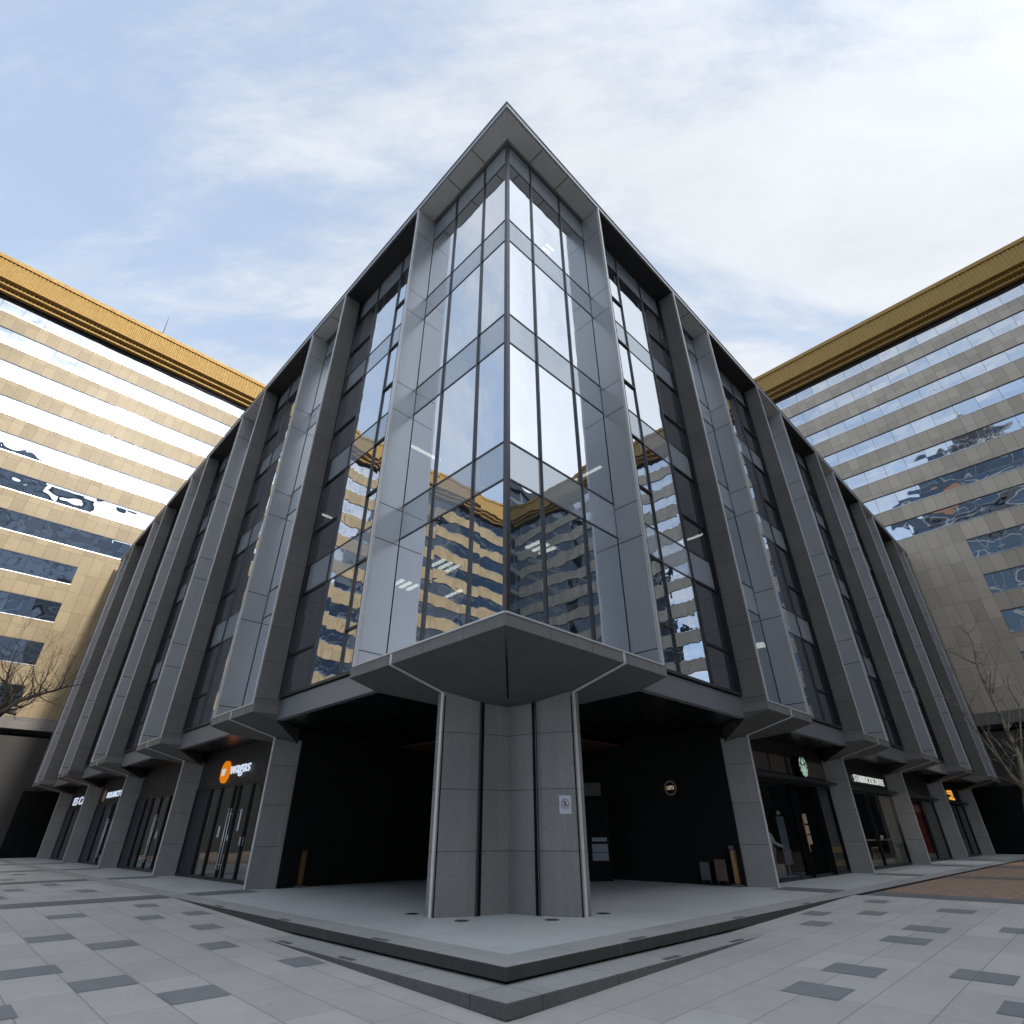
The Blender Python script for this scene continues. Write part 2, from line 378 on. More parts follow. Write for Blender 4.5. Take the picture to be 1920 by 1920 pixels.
M['sidewalk'] = paving('sidewalk_slabs', (.62, .635, .62), 1.2, .9, .3, .06, .5)
M['band'] = paving('dark_slabs', (.21, .213, .215), 1.2, .9, .3, .08)
M['tile_dark'] = paving('dark_tile', (.30, .315, .32), 50, 50, 0, .2)
M['brick'] = paving('red_brick_paving', (.46, .31, .23), .24, .12, .35, .28, .8)
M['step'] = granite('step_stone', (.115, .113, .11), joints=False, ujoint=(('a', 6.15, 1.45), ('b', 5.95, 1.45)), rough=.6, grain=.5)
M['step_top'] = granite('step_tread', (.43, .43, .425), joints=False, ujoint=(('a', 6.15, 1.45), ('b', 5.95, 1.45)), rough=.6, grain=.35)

def zp(mm): return 0. if mm >= 18.7 else -.32 * (18.7 - max(mm, -3)) / 13.3
FL = lambda u, v, z: P(u, v, z)
FR = lambda u, v, z: P(v, u, z)
pz = MB()
for F in (FL, FR):
    for u0, u1, vmax in ((-3, 6.3, None), (6.3, 18.7, 6.3), (18.7, 19.9, 5.95), (19.9, 61.3, 5.95)):
        nseg = 6 if u1 < 20 else 8
        for i in range(nseg):
            x0 = u0 + (u1 - u0) * i / nseg; x1 = u0 + (u1 - u0) * (i + 1) / nseg
            if F is FR and x0 >= 19.89: continue
            y0, y1 = (x0, x1) if vmax is None else (min(vmax, x0), min(vmax, x1))
            pz.poly([F(x0, -160, zp(x0)), F(x1, -160, zp(x1)), F(x1, y1, zp(x1)), F(x0, y0, zp(x0))])
    pz.poly([F(-160, -160, zp(-3)), F(-3, -160, zp(-3)), F(-3, -3, zp(-3)), F(-160, -160, zp(-3))][:3])
struct(pz.build('plaza', M['plaza']))
bk = MB(); bk.poly([FR(19.9, -160, 0), FR(61, -160, 0), FR(61, 5.95, 0), FR(19.9, 5.95, 0)])
struct(bk.build('brick_paving', M['brick']))
br = MB()                                                  # the brown field at the far end on the left
br.poly([FL(38.3, -60, .004), FL(61, -60, .004), FL(61, 4.2, .004), FL(38.3, 4.2, .004)]); struct(br.build('brick_paving', M['brick']))
bd = MB()
for F, n_ in ((FL, 0), (FR, 1)):
    for k in range(4):
        u0 = 18.7 + 9.25 * k + (.15 if n_ else 0)
        bd.poly([F(u0, -60, .006), F(u0 + 1.2, -60, .006), F(u0 + 1.2, 5.945, .006), F(u0, 5.945, .006)])
struct(bd.build('paving_band', M['band']))
g = MB(); g.poly([(-1500, -1500, -.9), (1500, -1500, -.9), (1500, 1500, -.9), (-1500, 1500, -.9)]); struct(g.build('ground', M['band']))
# dark slabs let into the plaza
tl = MB(); T = .62
left_t = [(9.75, 2.29), (8.49, 2.97), (11.04, 1.70), (12.42, 2.97), (13.70, 2.31), (15.17, 4.33), (16.40, 2.97), (17.2, 4.78), (15.24, 5.26), (13.28, 4.82), (9.05, 1.0), (11.3, 4.35), (9.30, 4.83),
          (7.1, -.4), (10.4, .3), (12.4, -.4), (14.3, .95), (16.3, -.4), (17.6, .9), (7.6, .9), (11.9, -1.8), (14.9, -1.8), (9.4, -3.1), (5.2, -1.1), (5.9, 1.6), (4.2, .3)]
right_t = [(9.75, 3.23), (8.40, 3.23), (10.36, 1.87), (8.95, 1.2), (12.43, 3.23), (13.82, 3.23), (14.47, 1.9), (16.55, 3.25), (15.28, 4.62), (17.32, 5.09), (14.6, 5.53), (13.27, 5.06),
           (7.5, .5), (11.2, .5), (13.1, -.2), (16.1, .5), (17.4, 1.8), (6.4, -.2), (12.2, -1.5), (9.7, -.9), (14.9, -.9), (5.3, 1.8), (4.5, -.9)]
for F, L_ in ((FL, left_t), (FR, right_t)):
    for u0, v0 in L_:
        wv = .66 if v0 < 4 else .46
        tl.poly([F(u0, v0, zp(u0) + .004), F(u0 + T, v0, zp(u0 + T) + .004), F(u0 + T, v0 + wv, zp(u0 + T) + .004), F(u0, v0 + wv, zp(u0) + .004)])
for u0, v0 in ((21.5, 2.4), (22.3, 4.6), (24.2, 3.1), (26.1, 4.3), (25.4, 1.2), (30.2, 3.6), (32, 2.2), (34, 4.4), (23.2, 0.2)):
    tl.poly([FL(u0, v0, .004), FL(u0 + 1.2, v0, .004), FL(u0 + 1.2, v0 + .45, .004), FL(u0, v0 + .45, .004)])
struct(tl.build('paving_tiles', M['tile_dark']))
# platform with two steps
PA, PB = 6.15, 5.95
pf = MB(); pf.prism(lambda a, b, z: P(a, b, z), [(PA + .6, PB + .6), (61.2, PB + .6), (61.2, 60), (PA + .6, 60)], -.14, 0.0); struct(pf.build('sidewalk', M['sidewalk']))
st = MB()
st.prism(P, [(PA, PB), (61.2, PB), (61.2, PB + .6), (PA + .6, PB + .6), (PA + .6, 60), (PA, 60)], -.135, 0.0)
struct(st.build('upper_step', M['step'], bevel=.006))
s2 = MB()
s2.prism(P, [(5.55, 5.38), (13, 5.38), (13, PB + .3), (PA + .3, PB + .3), (PA + .3, 13), (5.55, 13)], -.305, -.17)
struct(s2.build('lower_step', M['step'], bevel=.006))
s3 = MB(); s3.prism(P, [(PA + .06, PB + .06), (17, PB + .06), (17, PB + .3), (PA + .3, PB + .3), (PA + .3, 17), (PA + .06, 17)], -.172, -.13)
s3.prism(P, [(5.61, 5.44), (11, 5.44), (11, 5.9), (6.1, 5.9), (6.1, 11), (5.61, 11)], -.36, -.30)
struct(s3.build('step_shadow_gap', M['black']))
tp = MB()
tp.poly([P(PA + .008, PB + .008, .004), P(61, PB + .008, .004), P(61, PB + .6, .004), P(PA + .6, PB + .6, .004)])
tp.poly([P(PA + .008, PB + .008, .004), P(PA + .6, PB + .6, .004), P(PA + .6, 59.9, .004), P(PA + .008, 59.9, .004)])
tp.poly([P(5.558, 5.388, -.166), P(12.9, 5.388, -.166), P(12.9, PB + .05, -.166), P(PA + .05, PB + .05, -.166)])
tp.poly([P(5.558, 5.388, -.166), P(PA + .05, PB + .05, -.166), P(PA + .05, 12.9, -.166), P(5.558, 12.9, -.166)])
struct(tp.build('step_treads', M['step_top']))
bs = MB()
for F, d0 in ((FL, 0), (FR, .15)):
    for k in range(4):
        u0 = 18.7 + 9.25 * k + d0; y = (PB if F is FL else PA)
        bs.poly([F(u0, y + .61, .004), F(u0 + 1.2, y + .61, .004), F(u0 + 1.2, y + 2.3, .004), F(u0, y + 2.3, .004)])
struct(bs.build('paving_band', M['band']))
# marker plates on the step edges, lamps let into the ground at the pillar
def plate(a0_, a1_, b0_, b1_, z, lab, grp):
    tag(MB().prism(P, [(a0_, b0_), (a1_, b0_), (a1_, b1_), (a0_, b1_)], z - .01, z + .006).build('step_marker', M['band_plate']), lab, 'marker plate', grp)
M['band_plate'] = simple('marker_plate', (.13, .13, .125), .7, 0, .35, 9)
PLL = {'lu': 'small dark rectangular plate on the upper step edge, left side', 'ru': 'small dark rectangular plate on the upper step edge, right side',
       'll': 'small dark rectangular plate on the lower step edge, left side', 'rl': 'small dark rectangular plate on the lower step edge, right side'}
for i, (a_, nth) in enumerate(((9.04, 'nearest the corner'), (12.36, 'second from the corner'), (15.72, 'farthest from the corner'))): plate(a_ - .2, a_ + .2, 5.99, 6.08, .004, PLL['lu'] + ', ' + nth, 'marker plates on the steps')
for i, (b_, nth) in enumerate(((8.88, 'nearest the corner'), (12.28, 'second from the corner'), (15.68, 'farthest from the corner'))): plate(6.19, 6.28, b_ - .2, b_ + .2, .004, PLL['ru'] + ', ' + nth, 'marker plates on the steps')
for a_, nth in ((9.04, 'nearer the corner'), (11.06, 'farther from the corner')): plate(a_ - .2, a_ + .2, 5.43, 5.52, -.166, PLL['ll'] + ', ' + nth, 'marker plates on the steps')
for b_, nth in ((8.85, 'nearer the corner'), (10.91, 'farther from the corner')): plate(5.60, 5.69, b_ - .2, b_ + .2, -.166, PLL['rl'] + ', ' + nth, 'marker plates on the steps')
for a_, b_, lab in ((11.31, 8.26, 'round glass ground lamp left of the corner pillar'), (9.77, 8.29, 'round ground lamp in front of the left face of the corner pillar'),
                    (8.63, 9.57, 'round ground lamp in front of the right face of the corner pillar'), (8.52, 11.02, 'round glass ground lamp right of the corner pillar')):
    x, y, _ = P(a_, b_, 0)
    e = thing('ground_lamp', lab, 'ground lamp', (x, y, 0), 'ground lamps around the corner pillar')
    n = 24; b1 = MB(); b1.prism(lambda q, r_, z: (x + q, y + r_, z), [(.14 * math.cos(k * 2 * math.pi / n), .14 * math.sin(k * 2 * math.pi / n)) for k in range(n)], -.005, .008); b1.build('rim', M['band_plate'], e)
    b1 = MB(); b1.prism(lambda q, r_, z: (x + q, y + r_, z), [(.105 * math.cos(k * 2 * math.pi / n), .105 * math.sin(k * 2 * math.pi / n)) for k in range(n)], .0, .011); b1.build('lens', M['frame_black'], e)

# ---------------------------------------------------------------- the building on the corner
LEN = 53.2
Z0, ZL, ZR = 4.68, 4.92, 24.12        # underside of the ledge, its top, underside of the roof edge
GD = .85                              # depth of the glass behind the stone frames
NOSE = [3.65] + [12.95 + 9.25 * k for k in range(5)]
bld = thing('office_building', 'dark granite and glass corner building with stone frames and tall recessed windows', 'building', P(A0 + 3, B0 + 3, 0))
roof = MB(); roof.prism(P, [(A0 - .02, B0 - .02), (A0 + LEN, B0 - .02), (A0 + LEN, B0 + LEN), (A0 - .02, B0 + LEN)], ZR, ZR + .26); roof.build('roof', M['roof'], bld)
r2 = MB(); r2.prism(P, [(A0 - .05, B0 - .05), (A0 + LEN, B0 - .05), (A0 + LEN, B0 + .06), (A0 + .06, B0 + .06), (A0 + .06, B0 + LEN), (A0 - .05, B0 + LEN)], ZR + .262, ZR + .30); r2.build('roof_edge', M['roof'], bld)
core = MB(); core.prism(P, [(A0 + 12, B0 + 12), (A0 + LEN - .5, B0 + 12), (A0 + LEN - .5, B0 + LEN - .5), (A0 + 12, B0 + LEN - .5)], 4.95, 24.1); core.build('core_wall', M['core'], bld)
for z0, z1 in ((4.56, 5.0), (8.86, 9.72), (13.52, 14.42), (18.26, 19.12), (22.95, 24.05)):
    f = MB(); o_ = GD + .14
    f.prism(P, [(A0 + o_, B0 + o_), (A0 + LEN - .3, B0 + o_), (A0 + LEN - .3, B0 + LEN - .3), (A0 + o_, B0 + LEN - .3)], z0, z1)
    f.build('floor_slab', M['black_gloss'] if z0 < 5 else M['interior'], bld)
# end walls towards the two towers
for F in (SL, SR):
    f = MB(); f.hexa(F, LEN - .28, LEN, .05, 11, 4.7, 24.1); f.build('end_wall', M['granite'], bld)
FRAMES = [(None, 5.45)] + [(NOSE[k] - 1.8, NOSE[k] + 1.8) for k in range(1, 6)]
FLOORS = [(5.0, 8.72, 9.85), (9.85, 13.38, 14.56), (14.56, 18.12, 19.25), (19.25, 22.79, 23.98)]
for side, F in SIDES:
    for k, (s0, s1) in enumerate(FRAMES):
        c = NOSE[k]; e = (A0 if side == 'left' else B0)
        # stone frame: side fins and ledge
        fr = MB(); th = .14
        if s0 is not None: fr.hexa(F, s0, s0 + th, 0, GD + .05, ZL, ZR)
        fr.hexa(F, s1 - th, s1, 0, GD + .05, ZL, ZR)
        frame = fr.build('stone_frame', M['granite_side'], bld)
        ld = MB()
        if s0 is None:
            if side == 'left': ld.prism(SL, [(0, 0), (s1, 0), (s1, GD + .1), (GD + .1, GD + .1)], Z0, ZL)
            else: ld.prism(SR, [(0, 0), (s1, 0), (s1, GD + .1), (GD + .1, GD + .1)], Z0, ZL)
        else: ld.hexa(F, s0, s1, 0, GD + .05, Z0, ZL)
        ld.build('ledge', M['granite_ledge'], frame)
        # bright trims round the opening
        tm = MB()
        x0 = 0.02 if s0 is None else s0 + th - .05
        if s0 is not None: tm.hexa(F, s0 + th - .05, s0 + th + .02, -.025, .05, ZL + .03, ZR - .02)
        tm.hexa(F, s1 - th - .02, s1 - th + .05, -.025, .05, ZL + .03, ZR - .02)
        tm.hexa(F, x0, s1 - th + .05, -.02, .05, ZL, ZL + .035)
        tm.build('metal_trim', M['trim'], frame)
        # metal lining of the opening
        ln = MB()
        if s0 is not None: ln.hexa(F, s0 + th + .002, s0 + th + .03, .05, GD - .02, ZL + .03, ZR - .05)
        ln.hexa(F, s1 - th - .03, s1 - th - .002, .05, GD - .02, ZL + .03, ZR - .05)
        ln.build('metal_lining', M['panel'], frame)
        # bracket that carries the frame, and the pillar below it
        zs = lambda s, d: max(4.085, Z0 - .004 - .25 * d)
        br = MB()
        if s0 is None:
            br.prism(F, [(.02, .02), (s1, .0), (s1, .82), (4.2, 2.3), (4.1, 3.3), (3.6, 3.6), (2.38, 2.38)], zs, lambda s, d: Z0 - .002 if d < .5 and s > .5 else Z0 - .003)
            if side == 'left':
                gv = MB(); gv.poly([SL(.0, .03, Z0 - .004), SL(.03, .0, Z0 - .004), SL(2.40, 2.37, 4.078), SL(2.37, 2.40, 4.078)]); gv.build('corner_joint', M['black'], bld)
        else:
            br.prism(F, [(s0, .0), (s1, .0), (s1, .82), (c + .3, 2.3), (c - .3, 2.3), (s0, .82)], zs, lambda s, d: Z0 - .002)
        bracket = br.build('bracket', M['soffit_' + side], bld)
        if k:
            pl = MB(); pl.prism(F, [(c - .075, 1.60), (c + .075, 1.60), (c + .33, 2.4), (c + .33, 2.95), (c - .33, 2.95), (c - .33, 2.4)], 0, 4.22)
            pillar = pl.build('pillar', M['granite_pillar'], bld)
            sx_, sd_ = c, 1.575
        else: sx_, sd_, pillar = 3.69, 1.50, bracket
        stp = MB()
        stp.prism(F, [(sx_ - .04, sd_), (sx_ + .04, sd_), (sx_ + .04, sd_ + .06), (sx_ - .04, sd_ + .06)], 0, 4.29)
        zz_ = lambda d: Z0 - .25 * d - .004
        stp.prism(F, [(sx_ - .035, -.012), (sx_ + .035, -.012), (sx_ + .035, sd_ + .03), (sx_ - .035, sd_ + .03)], lambda s, d: zz_(d) - .02, lambda s, d: zz_(d) + .02)
        stp.hexa(F, sx_ - .035, sx_ + .035, -.012, .02, Z0 - .01, ZL - .01)
        stp.build('metal_strip', M['strip'], pillar)
        # light soffit inside the opening
        so_ = MB()
        if s0 is None:
            so_.prism(F, [(.06, .05), (s1 - .17, .05), (s1 - .17, .72), (.72, .72)], ZR - .045, ZR - .002)
        else: so_.hexa(F, s0 + th + .03, s1 - th - .03, .05, .72, ZR - .045, ZR - .002)
        so_.build('soffit_panel', M['soffit'], frame)
        jn = MB()
        for js in ((1.95, 3.42) if s0 is None else (c - .1,)): jn.hexa(F, js, js + .03, .06, .71, ZR - .05, ZR - .04)
        jn.build('soffit_joint', M['black'], frame)
    # recesses between the frames: spandrel, sill and dark soffit
    rec = [(FRAMES[k][1], FRAMES[k + 1][0]) for k in range(5)] + [(FRAMES[5][1], LEN - .28)]
    for s0, s1 in rec:
        b_ = MB(); b_.hexa(F, s0 + .002, s1 - .002, .78, GD + .12, 4.52, 5.12); sp_ = b_.build('spandrel', M['spandrel_metal'], bld)
        b_ = MB(); b_.hexa(F, s0 + .004, s1 - .004, .70, GD + .1, 5.16, 5.24); b_.build('sill', M['frame'], sp_)
        b_ = MB(); b_.hexa(F, s0 + .004, s1 - .004, .80, GD + .1, 5.121, 5.159); b_.build('sill_gap', M['black'], sp_)
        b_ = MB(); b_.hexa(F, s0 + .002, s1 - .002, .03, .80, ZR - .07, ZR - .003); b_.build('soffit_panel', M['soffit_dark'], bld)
        b_ = MB(); b_.hexa(F, s0 + .002, s0 + .10, .70, GD + .03, 5.24, ZR - .08); b_.hexa(F, s1 - .10, s1 - .002, .70, GD + .03, 5.24, ZR - .08); b_.build('edge_post', M['frame_black'], bld)
    # windows: one per bay and storey
    bays = [('c', GD, 5.31, (2.08, 3.77))]
    for s0, s1 in rec: bays.append(('r', s0 + .1, s1 - .1, tuple(x for x in (s0 + 2.15, s0 + 4.05) if x < s1 - .3)))
    for k in range(1, 6):
        s0, s1 = FRAMES[k]; bays.append(('n', s0 + .17, s1 - .17, (s0 + 1.85,)))
    for typ, s0, s1, mul in bays:
        for fi, (zb, zm, zt) in enumerate(FLOORS):
            zb0 = zb if fi else (4.95 if typ != 'r' else 5.24)
            wf = MB(); pr_ = .055 if typ != 'n' else .04
            for x in mul: wf.hexa(F, x - .023, x + .023, GD - pr_, GD + .1, zb0, zt)
            if typ == 'c' and side == 'left': wf.prism(SL, [(GD - .05, GD - .05), (GD + .07, GD - .05), (GD + .07, GD + .02), (GD + .02, GD + .07), (GD - .05, GD + .07)], zb0, zt - .001)
            wf.hexa(F, s0 + .001, s1 - .001, GD - .018, GD + .06, zm - .025, zm + .025)
            wf.hexa(F, s0 + .001, s1 - .001, GD - .018, GD + .06, zt - .025, zt + .024 if fi < 3 else zt)
            if typ == 'r':
                zv = zb + (1.57 if fi == 0 else 1.4)
                edges = [s0] + list(mul) + [s1]
                for q in (0, len(edges) - 2):
                    wf.hexa(F, edges[q] + .04, edges[q + 1] - .04, GD - .07, GD + .06, zv - .025, zv + .025)
                    wf.hexa(F, edges[q] + .04, edges[q + 1] - .04, GD - .06, GD + .055, zm - .03, zm + .03)
            win = wf.build('window', M['frame'], bld)
            gp = MB(); gp.poly([F(s0, GD, zb0), F(s1, GD, zb0), F(s1, GD, zm), F(s0, GD, zm)]); gp.build('pane', M['glass'], win, out=F)
            gp = MB(); gp.poly([F(s0, GD, zm), F(s1, GD, zm), F(s1, GD, zt), F(s0, GD, zt)]); gp.build('spandrel_pane', M['spandrel'], win, out=F)
# corner pillar: two stone blades with a re-entrant corner between them
cp = [(3.05, 3.05), (3.18, 2.36), (3.55, 1.60), (3.60, 1.52), (3.86, 1.52), (4.12, 2.3), (4.12, 4.12), (2.3, 4.12), (1.52, 3.86), (1.52, 3.60), (1.60, 3.55), (2.36, 3.18)]
b_ = MB(); b_.prism(SL, cp, 0, 4.35); pillar = b_.build('pillar', M['granite_pillar'], bld)
b_ = MB()
for F in (SL, SR):
    b_.prism(F, [(3.155, 2.315), (3.195, 2.315), (3.21, 2.37), (3.155, 2.37)], 0.002, 4.10); b_.prism(F, [(3.585, 1.53), (3.60, 1.508), (3.608, 1.512), (3.592, 1.535)], .002, 4.2)
b_.build('joint_strip', M['black'], pillar)
b_ = MB()
for F in (SL, SR): b_.prism(F, [(3.15, 2.255), (3.185, 2.255), (3.185, 2.285), (3.15, 2.285)], 0.002, 4.10)
b_.build('metal_strip', M['frame'], pillar)

# curtains and lamps seen through the glass
def curtain(F, s0, s1, d, z0, z1):
    b_ = MB(); n = int((s1 - s0) * 26); prev = None
    for i in range(n + 1):
        x = s0 + (s1 - s0) * i / n; dd = d + .06 * math.sin(i * 1.25) + .02 * math.sin(i * .37)
        v = (b_.bm.verts.new(F(x, dd, z0)), b_.bm.verts.new(F(x, dd, z1)))
        if prev: b_.bm.faces.new((prev[0], v[0], v[1], prev[1]))
        prev = v
    b_.build('curtain', M['curtain'], bld, True)
for F, s0, s1, z0, z1 in ((SR, 1.15, 1.75, 5.0, 8.86), (SR, 4.5, 5.25, 5.0, 8.86), (SR, 1.15, 1.6, 9.85, 13.5), (SR, 6.9, 8.4, 5.0, 8.86), (SL, 1.3, 1.8, 5.0, 8.86), (SL, 2.2, 2.7, 5.0, 8.86), (SR, 12.9, 14.3, 5.0, 8.86), (SL, 9.9, 10.9, 9.85, 13.5)):
    curtain(F, s0, s1, 1.25, z0, z1)
def strip(p, r, z, along, n=3, L=.62, pitch=.30, w_=.055):
    for i in range(n):
        b_ = MB(); q = i * pitch - (n - 1) * pitch / 2
        if along == 'a': b_.prism(P, [(A0 + p - L / 2, B0 + r + q - w_), (A0 + p + L / 2, B0 + r + q - w_), (A0 + p + L / 2, B0 + r + q + w_), (A0 + p - L / 2, B0 + r + q + w_)], z - .05, z - .002)
        else: b_.prism(P, [(A0 + p + q - w_, B0 + r - L / 2), (A0 + p + q + w_, B0 + r - L / 2), (A0 + p + q + w_, B0 + r + L / 2), (A0 + p + q - w_, B0 + r + L / 2)], z - .05, z - .002)
        b_.build('ceiling_lamp', M['lamp'], bld)
strip(5.95, 3.05, 8.86, 'a'); strip(8.15, 3.05, 8.86, 'a'); strip(7.6, 4.75, 8.86, 'a', 1, .9); strip(2.95, 4.3, 8.86, 'a', 3)
strip(6.84, 2.42, 13.52, 'b', 1, 1.5); strip(3.5, 7.8, 13.52, 'a', 1, 1.3); strip(13.6, 2.4, 13.52, 'b', 1, 1.0); strip(3.4, 15.6, 13.52, 'a', 1, 1.2)
strip(7.5, 5.0, 18.26, 'a', 1, .4); strip(7.5, 8.8, 18.26, 'b', 1, 1.2); strip(2.3, 4.6, 22.95, 'b', 3, .45, .2, .03); strip(2.7, 18.8, 8.86, 'a', 3); strip(3.0, 2.6, 22.95, 'b', 2, .4, .2, .025)

# ---------------------------------------------------------------- ground floor: the dark passage behind the corner
b_ = MB()
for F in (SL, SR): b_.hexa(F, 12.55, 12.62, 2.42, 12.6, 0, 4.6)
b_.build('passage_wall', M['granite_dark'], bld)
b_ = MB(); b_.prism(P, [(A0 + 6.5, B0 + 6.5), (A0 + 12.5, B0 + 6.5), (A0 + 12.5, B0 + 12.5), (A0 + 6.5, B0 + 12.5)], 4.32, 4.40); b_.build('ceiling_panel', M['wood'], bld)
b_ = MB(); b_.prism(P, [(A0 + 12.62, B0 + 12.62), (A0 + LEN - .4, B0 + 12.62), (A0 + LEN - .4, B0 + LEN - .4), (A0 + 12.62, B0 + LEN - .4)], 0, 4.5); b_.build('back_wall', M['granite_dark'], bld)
# service unit glimpsed at the back of the passage
def panel_box(name, F, s0, s1, d0, d1, z0, z1, m_, parent=None, bevel=0):
    b_ = MB(); b_.hexa(F, s0, s1, d0, d1, z0, z1); return b_.build(name, m_, parent, False, bevel)
M['dim_blue'] = simple('dim_blue_white', (.20, .225, .27), .5)
M['dim_grey'] = simple('dim_grey', (.04, .04, .043), .6)
M['bronze'] = simple('bronze', (.20, .105, .045), .4, .5, .2, 3)
k_ = thing('vending_unit', 'dim shelf unit with pale blue boxes in the dark passage beside the corner pillar', 'vending unit', P(A0 + 6.9, B0 + 11, 0))
FP = lambda x, y, z: (P(A0 + 7.2, B0 + 11.4, 0)[0] + x, P(A0 + 7.2, B0 + 11.4, 0)[1] + y, z)
b_ = MB(); b_.hexa(FP, -.25, .55, .02, .5, 0, 2.5); b_.build('cabinet', M['black'], k_)
for z0, z1, x0, x1 in ((1.18, 1.30, -.1, .42), (.86, 1.10, -.12, .44), (.60, .84, -.12, .44)):
    b_ = MB(); b_.hexa(FP, x0, x1, -.04, .018, z0, z1); b_.build('box', M['dim_blue'], k_)
b_ = MB(); b_.hexa(FP, -.3, .34, -.04, .018, 2.62, 3.05); b_.build('sign_panel', M['dim_grey'], k_)
# brass uplights on the passage walls
for F, d_, lab in ((SL, 3.1, 'bronze upright wall lamp in the dark passage left of the corner pillar'), (SR, 2.62, 'bronze upright wall lamp in the dark passage right of the corner pillar')):
    e = thing('wall_lamp', lab, 'wall lamp', F(12.5, d_, 0), 'bronze wall lamps in the passage')
    b_ = MB(); b_.hexa(F, 12.40, 12.548, d_ - .07, d_ + .07, 0.06, .96); b_.build('body', M['bronze'], e, False, .01)
    b_ = MB(); b_.hexa(F, 12.39, 12.548, d_ - .08, d_ + .08, .965, 1.08); b_.build('cap', M['black_gloss'], e, False, .01)
    b_ = MB(); b_.hexa(F, 12.30, 12.548, d_ - .16, d_ + .16, 0, .05); b_.build('base', M['band_plate'], e, False, .01)
# two notice boards leaning in the passage on the right
for d0, d1, z1, m_, lab in ((3.42, 3.74, .62, simple('dim_poster', (.05, .05, .055), .5), 'small dim grey board on legs in the right passage'), (2.85, 3.22, .70, simple('brown_poster', (.075, .035, .025), .5), 'small brown board on legs in the right passage beside the lamp')):
    e = thing('notice_board', lab, 'notice board', SR(12.3, (d0 + d1) / 2, 0), 'boards standing in the right passage')
    b_ = MB(); b_.hexa(SR, 12.30, 12.34, d0, d1, .14, z1); b_.build('board', m_, e)
    b_ = MB()
    for x in (d0 + .03, d1 - .05): b_.hexa(SR, 12.341, 12.37, x, x + .02, 0, z1 + .04)
    b_.build('legs', M['frame_black'], e)

# text ------------------------------------------------
def text_mesh(body, size, ext=.02, bold=.0, shear=0., space=1.):
    cu = bpy.data.curves.new('lettering', 'FONT'); cu.body = body; cu.size = size; cu.extrude = ext; cu.offset = bold; cu.shear = shear; cu.space_character = space
    cu.align_x = 'CENTER'; cu.align_y = 'CENTER'; cu.resolution_u = 3
    o = bpy.data.objects.new('tmp', cu); C.objects.link(o)
    dg = bpy.context.evaluated_depsgraph_get(); dg.update()
    me = bpy.data.meshes.new_from_object(o.evaluated_get(dg)); bpy.data.objects.remove(o); return me
def lettering(F, sgn, sc_, zc, d, body, size, m_, parent, bold=0., shear=0., width=None, name='lettering', ext=.02, space=1., height=None):
    """sgn -1: reads towards smaller s (left front), +1: towards larger s"""
    me = text_mesh(body, size, ext, bold, shear, space); xs = [v.co.x for v in me.vertices]; ys = [v.co.y for v in me.vertices]
    if not xs: return None
    cx = (min(xs) + max(xs)) / 2; cy = (min(ys) + max(ys)) / 2; kx = (width / (max(xs) - min(xs))) if width else 1; ky = (height / (max(ys) - min(ys))) if height else 1
    for v in me.vertices: v.co = F(sc_ + sgn * (v.co.x - cx) * kx, d - v.co.z, zc + (v.co.y - cy) * ky)
    me.materials.clear(); me.materials.append(m_); me.name = name
    o = bpy.data.objects.new(name, me); C.objects.link(o)
    if parent: o.parent = parent; o.matrix_parent_inverse = Matrix.Translation(parent.location).inverted()
    return o
M['lit_white'] = emit('lit_letter_white', (.66, .76, .92), .6)
M['lit_white2'] = emit('lit_letter_warm', (.90, .92, .88), .42)
M['orange'] = emit('lit_orange', (.72, .20, .008), .6)
M['amber'] = emit('lit_amber', (1, .45, .07), .6)
M['cream'] = simple('cream_disc', (.46, .34, .19), .5)
M['green'] = simple('green_disc', (.012, .06, .035), .4)
M['mint'] = emit('lit_mint', (.50, .72, .62), .4)
M['taupe'] = simple('taupe_panel', (.115, .10, .088), .5)
M['navy'] = simple('navy_panel', (.014, .020, .032), .35)
DS = 2.36
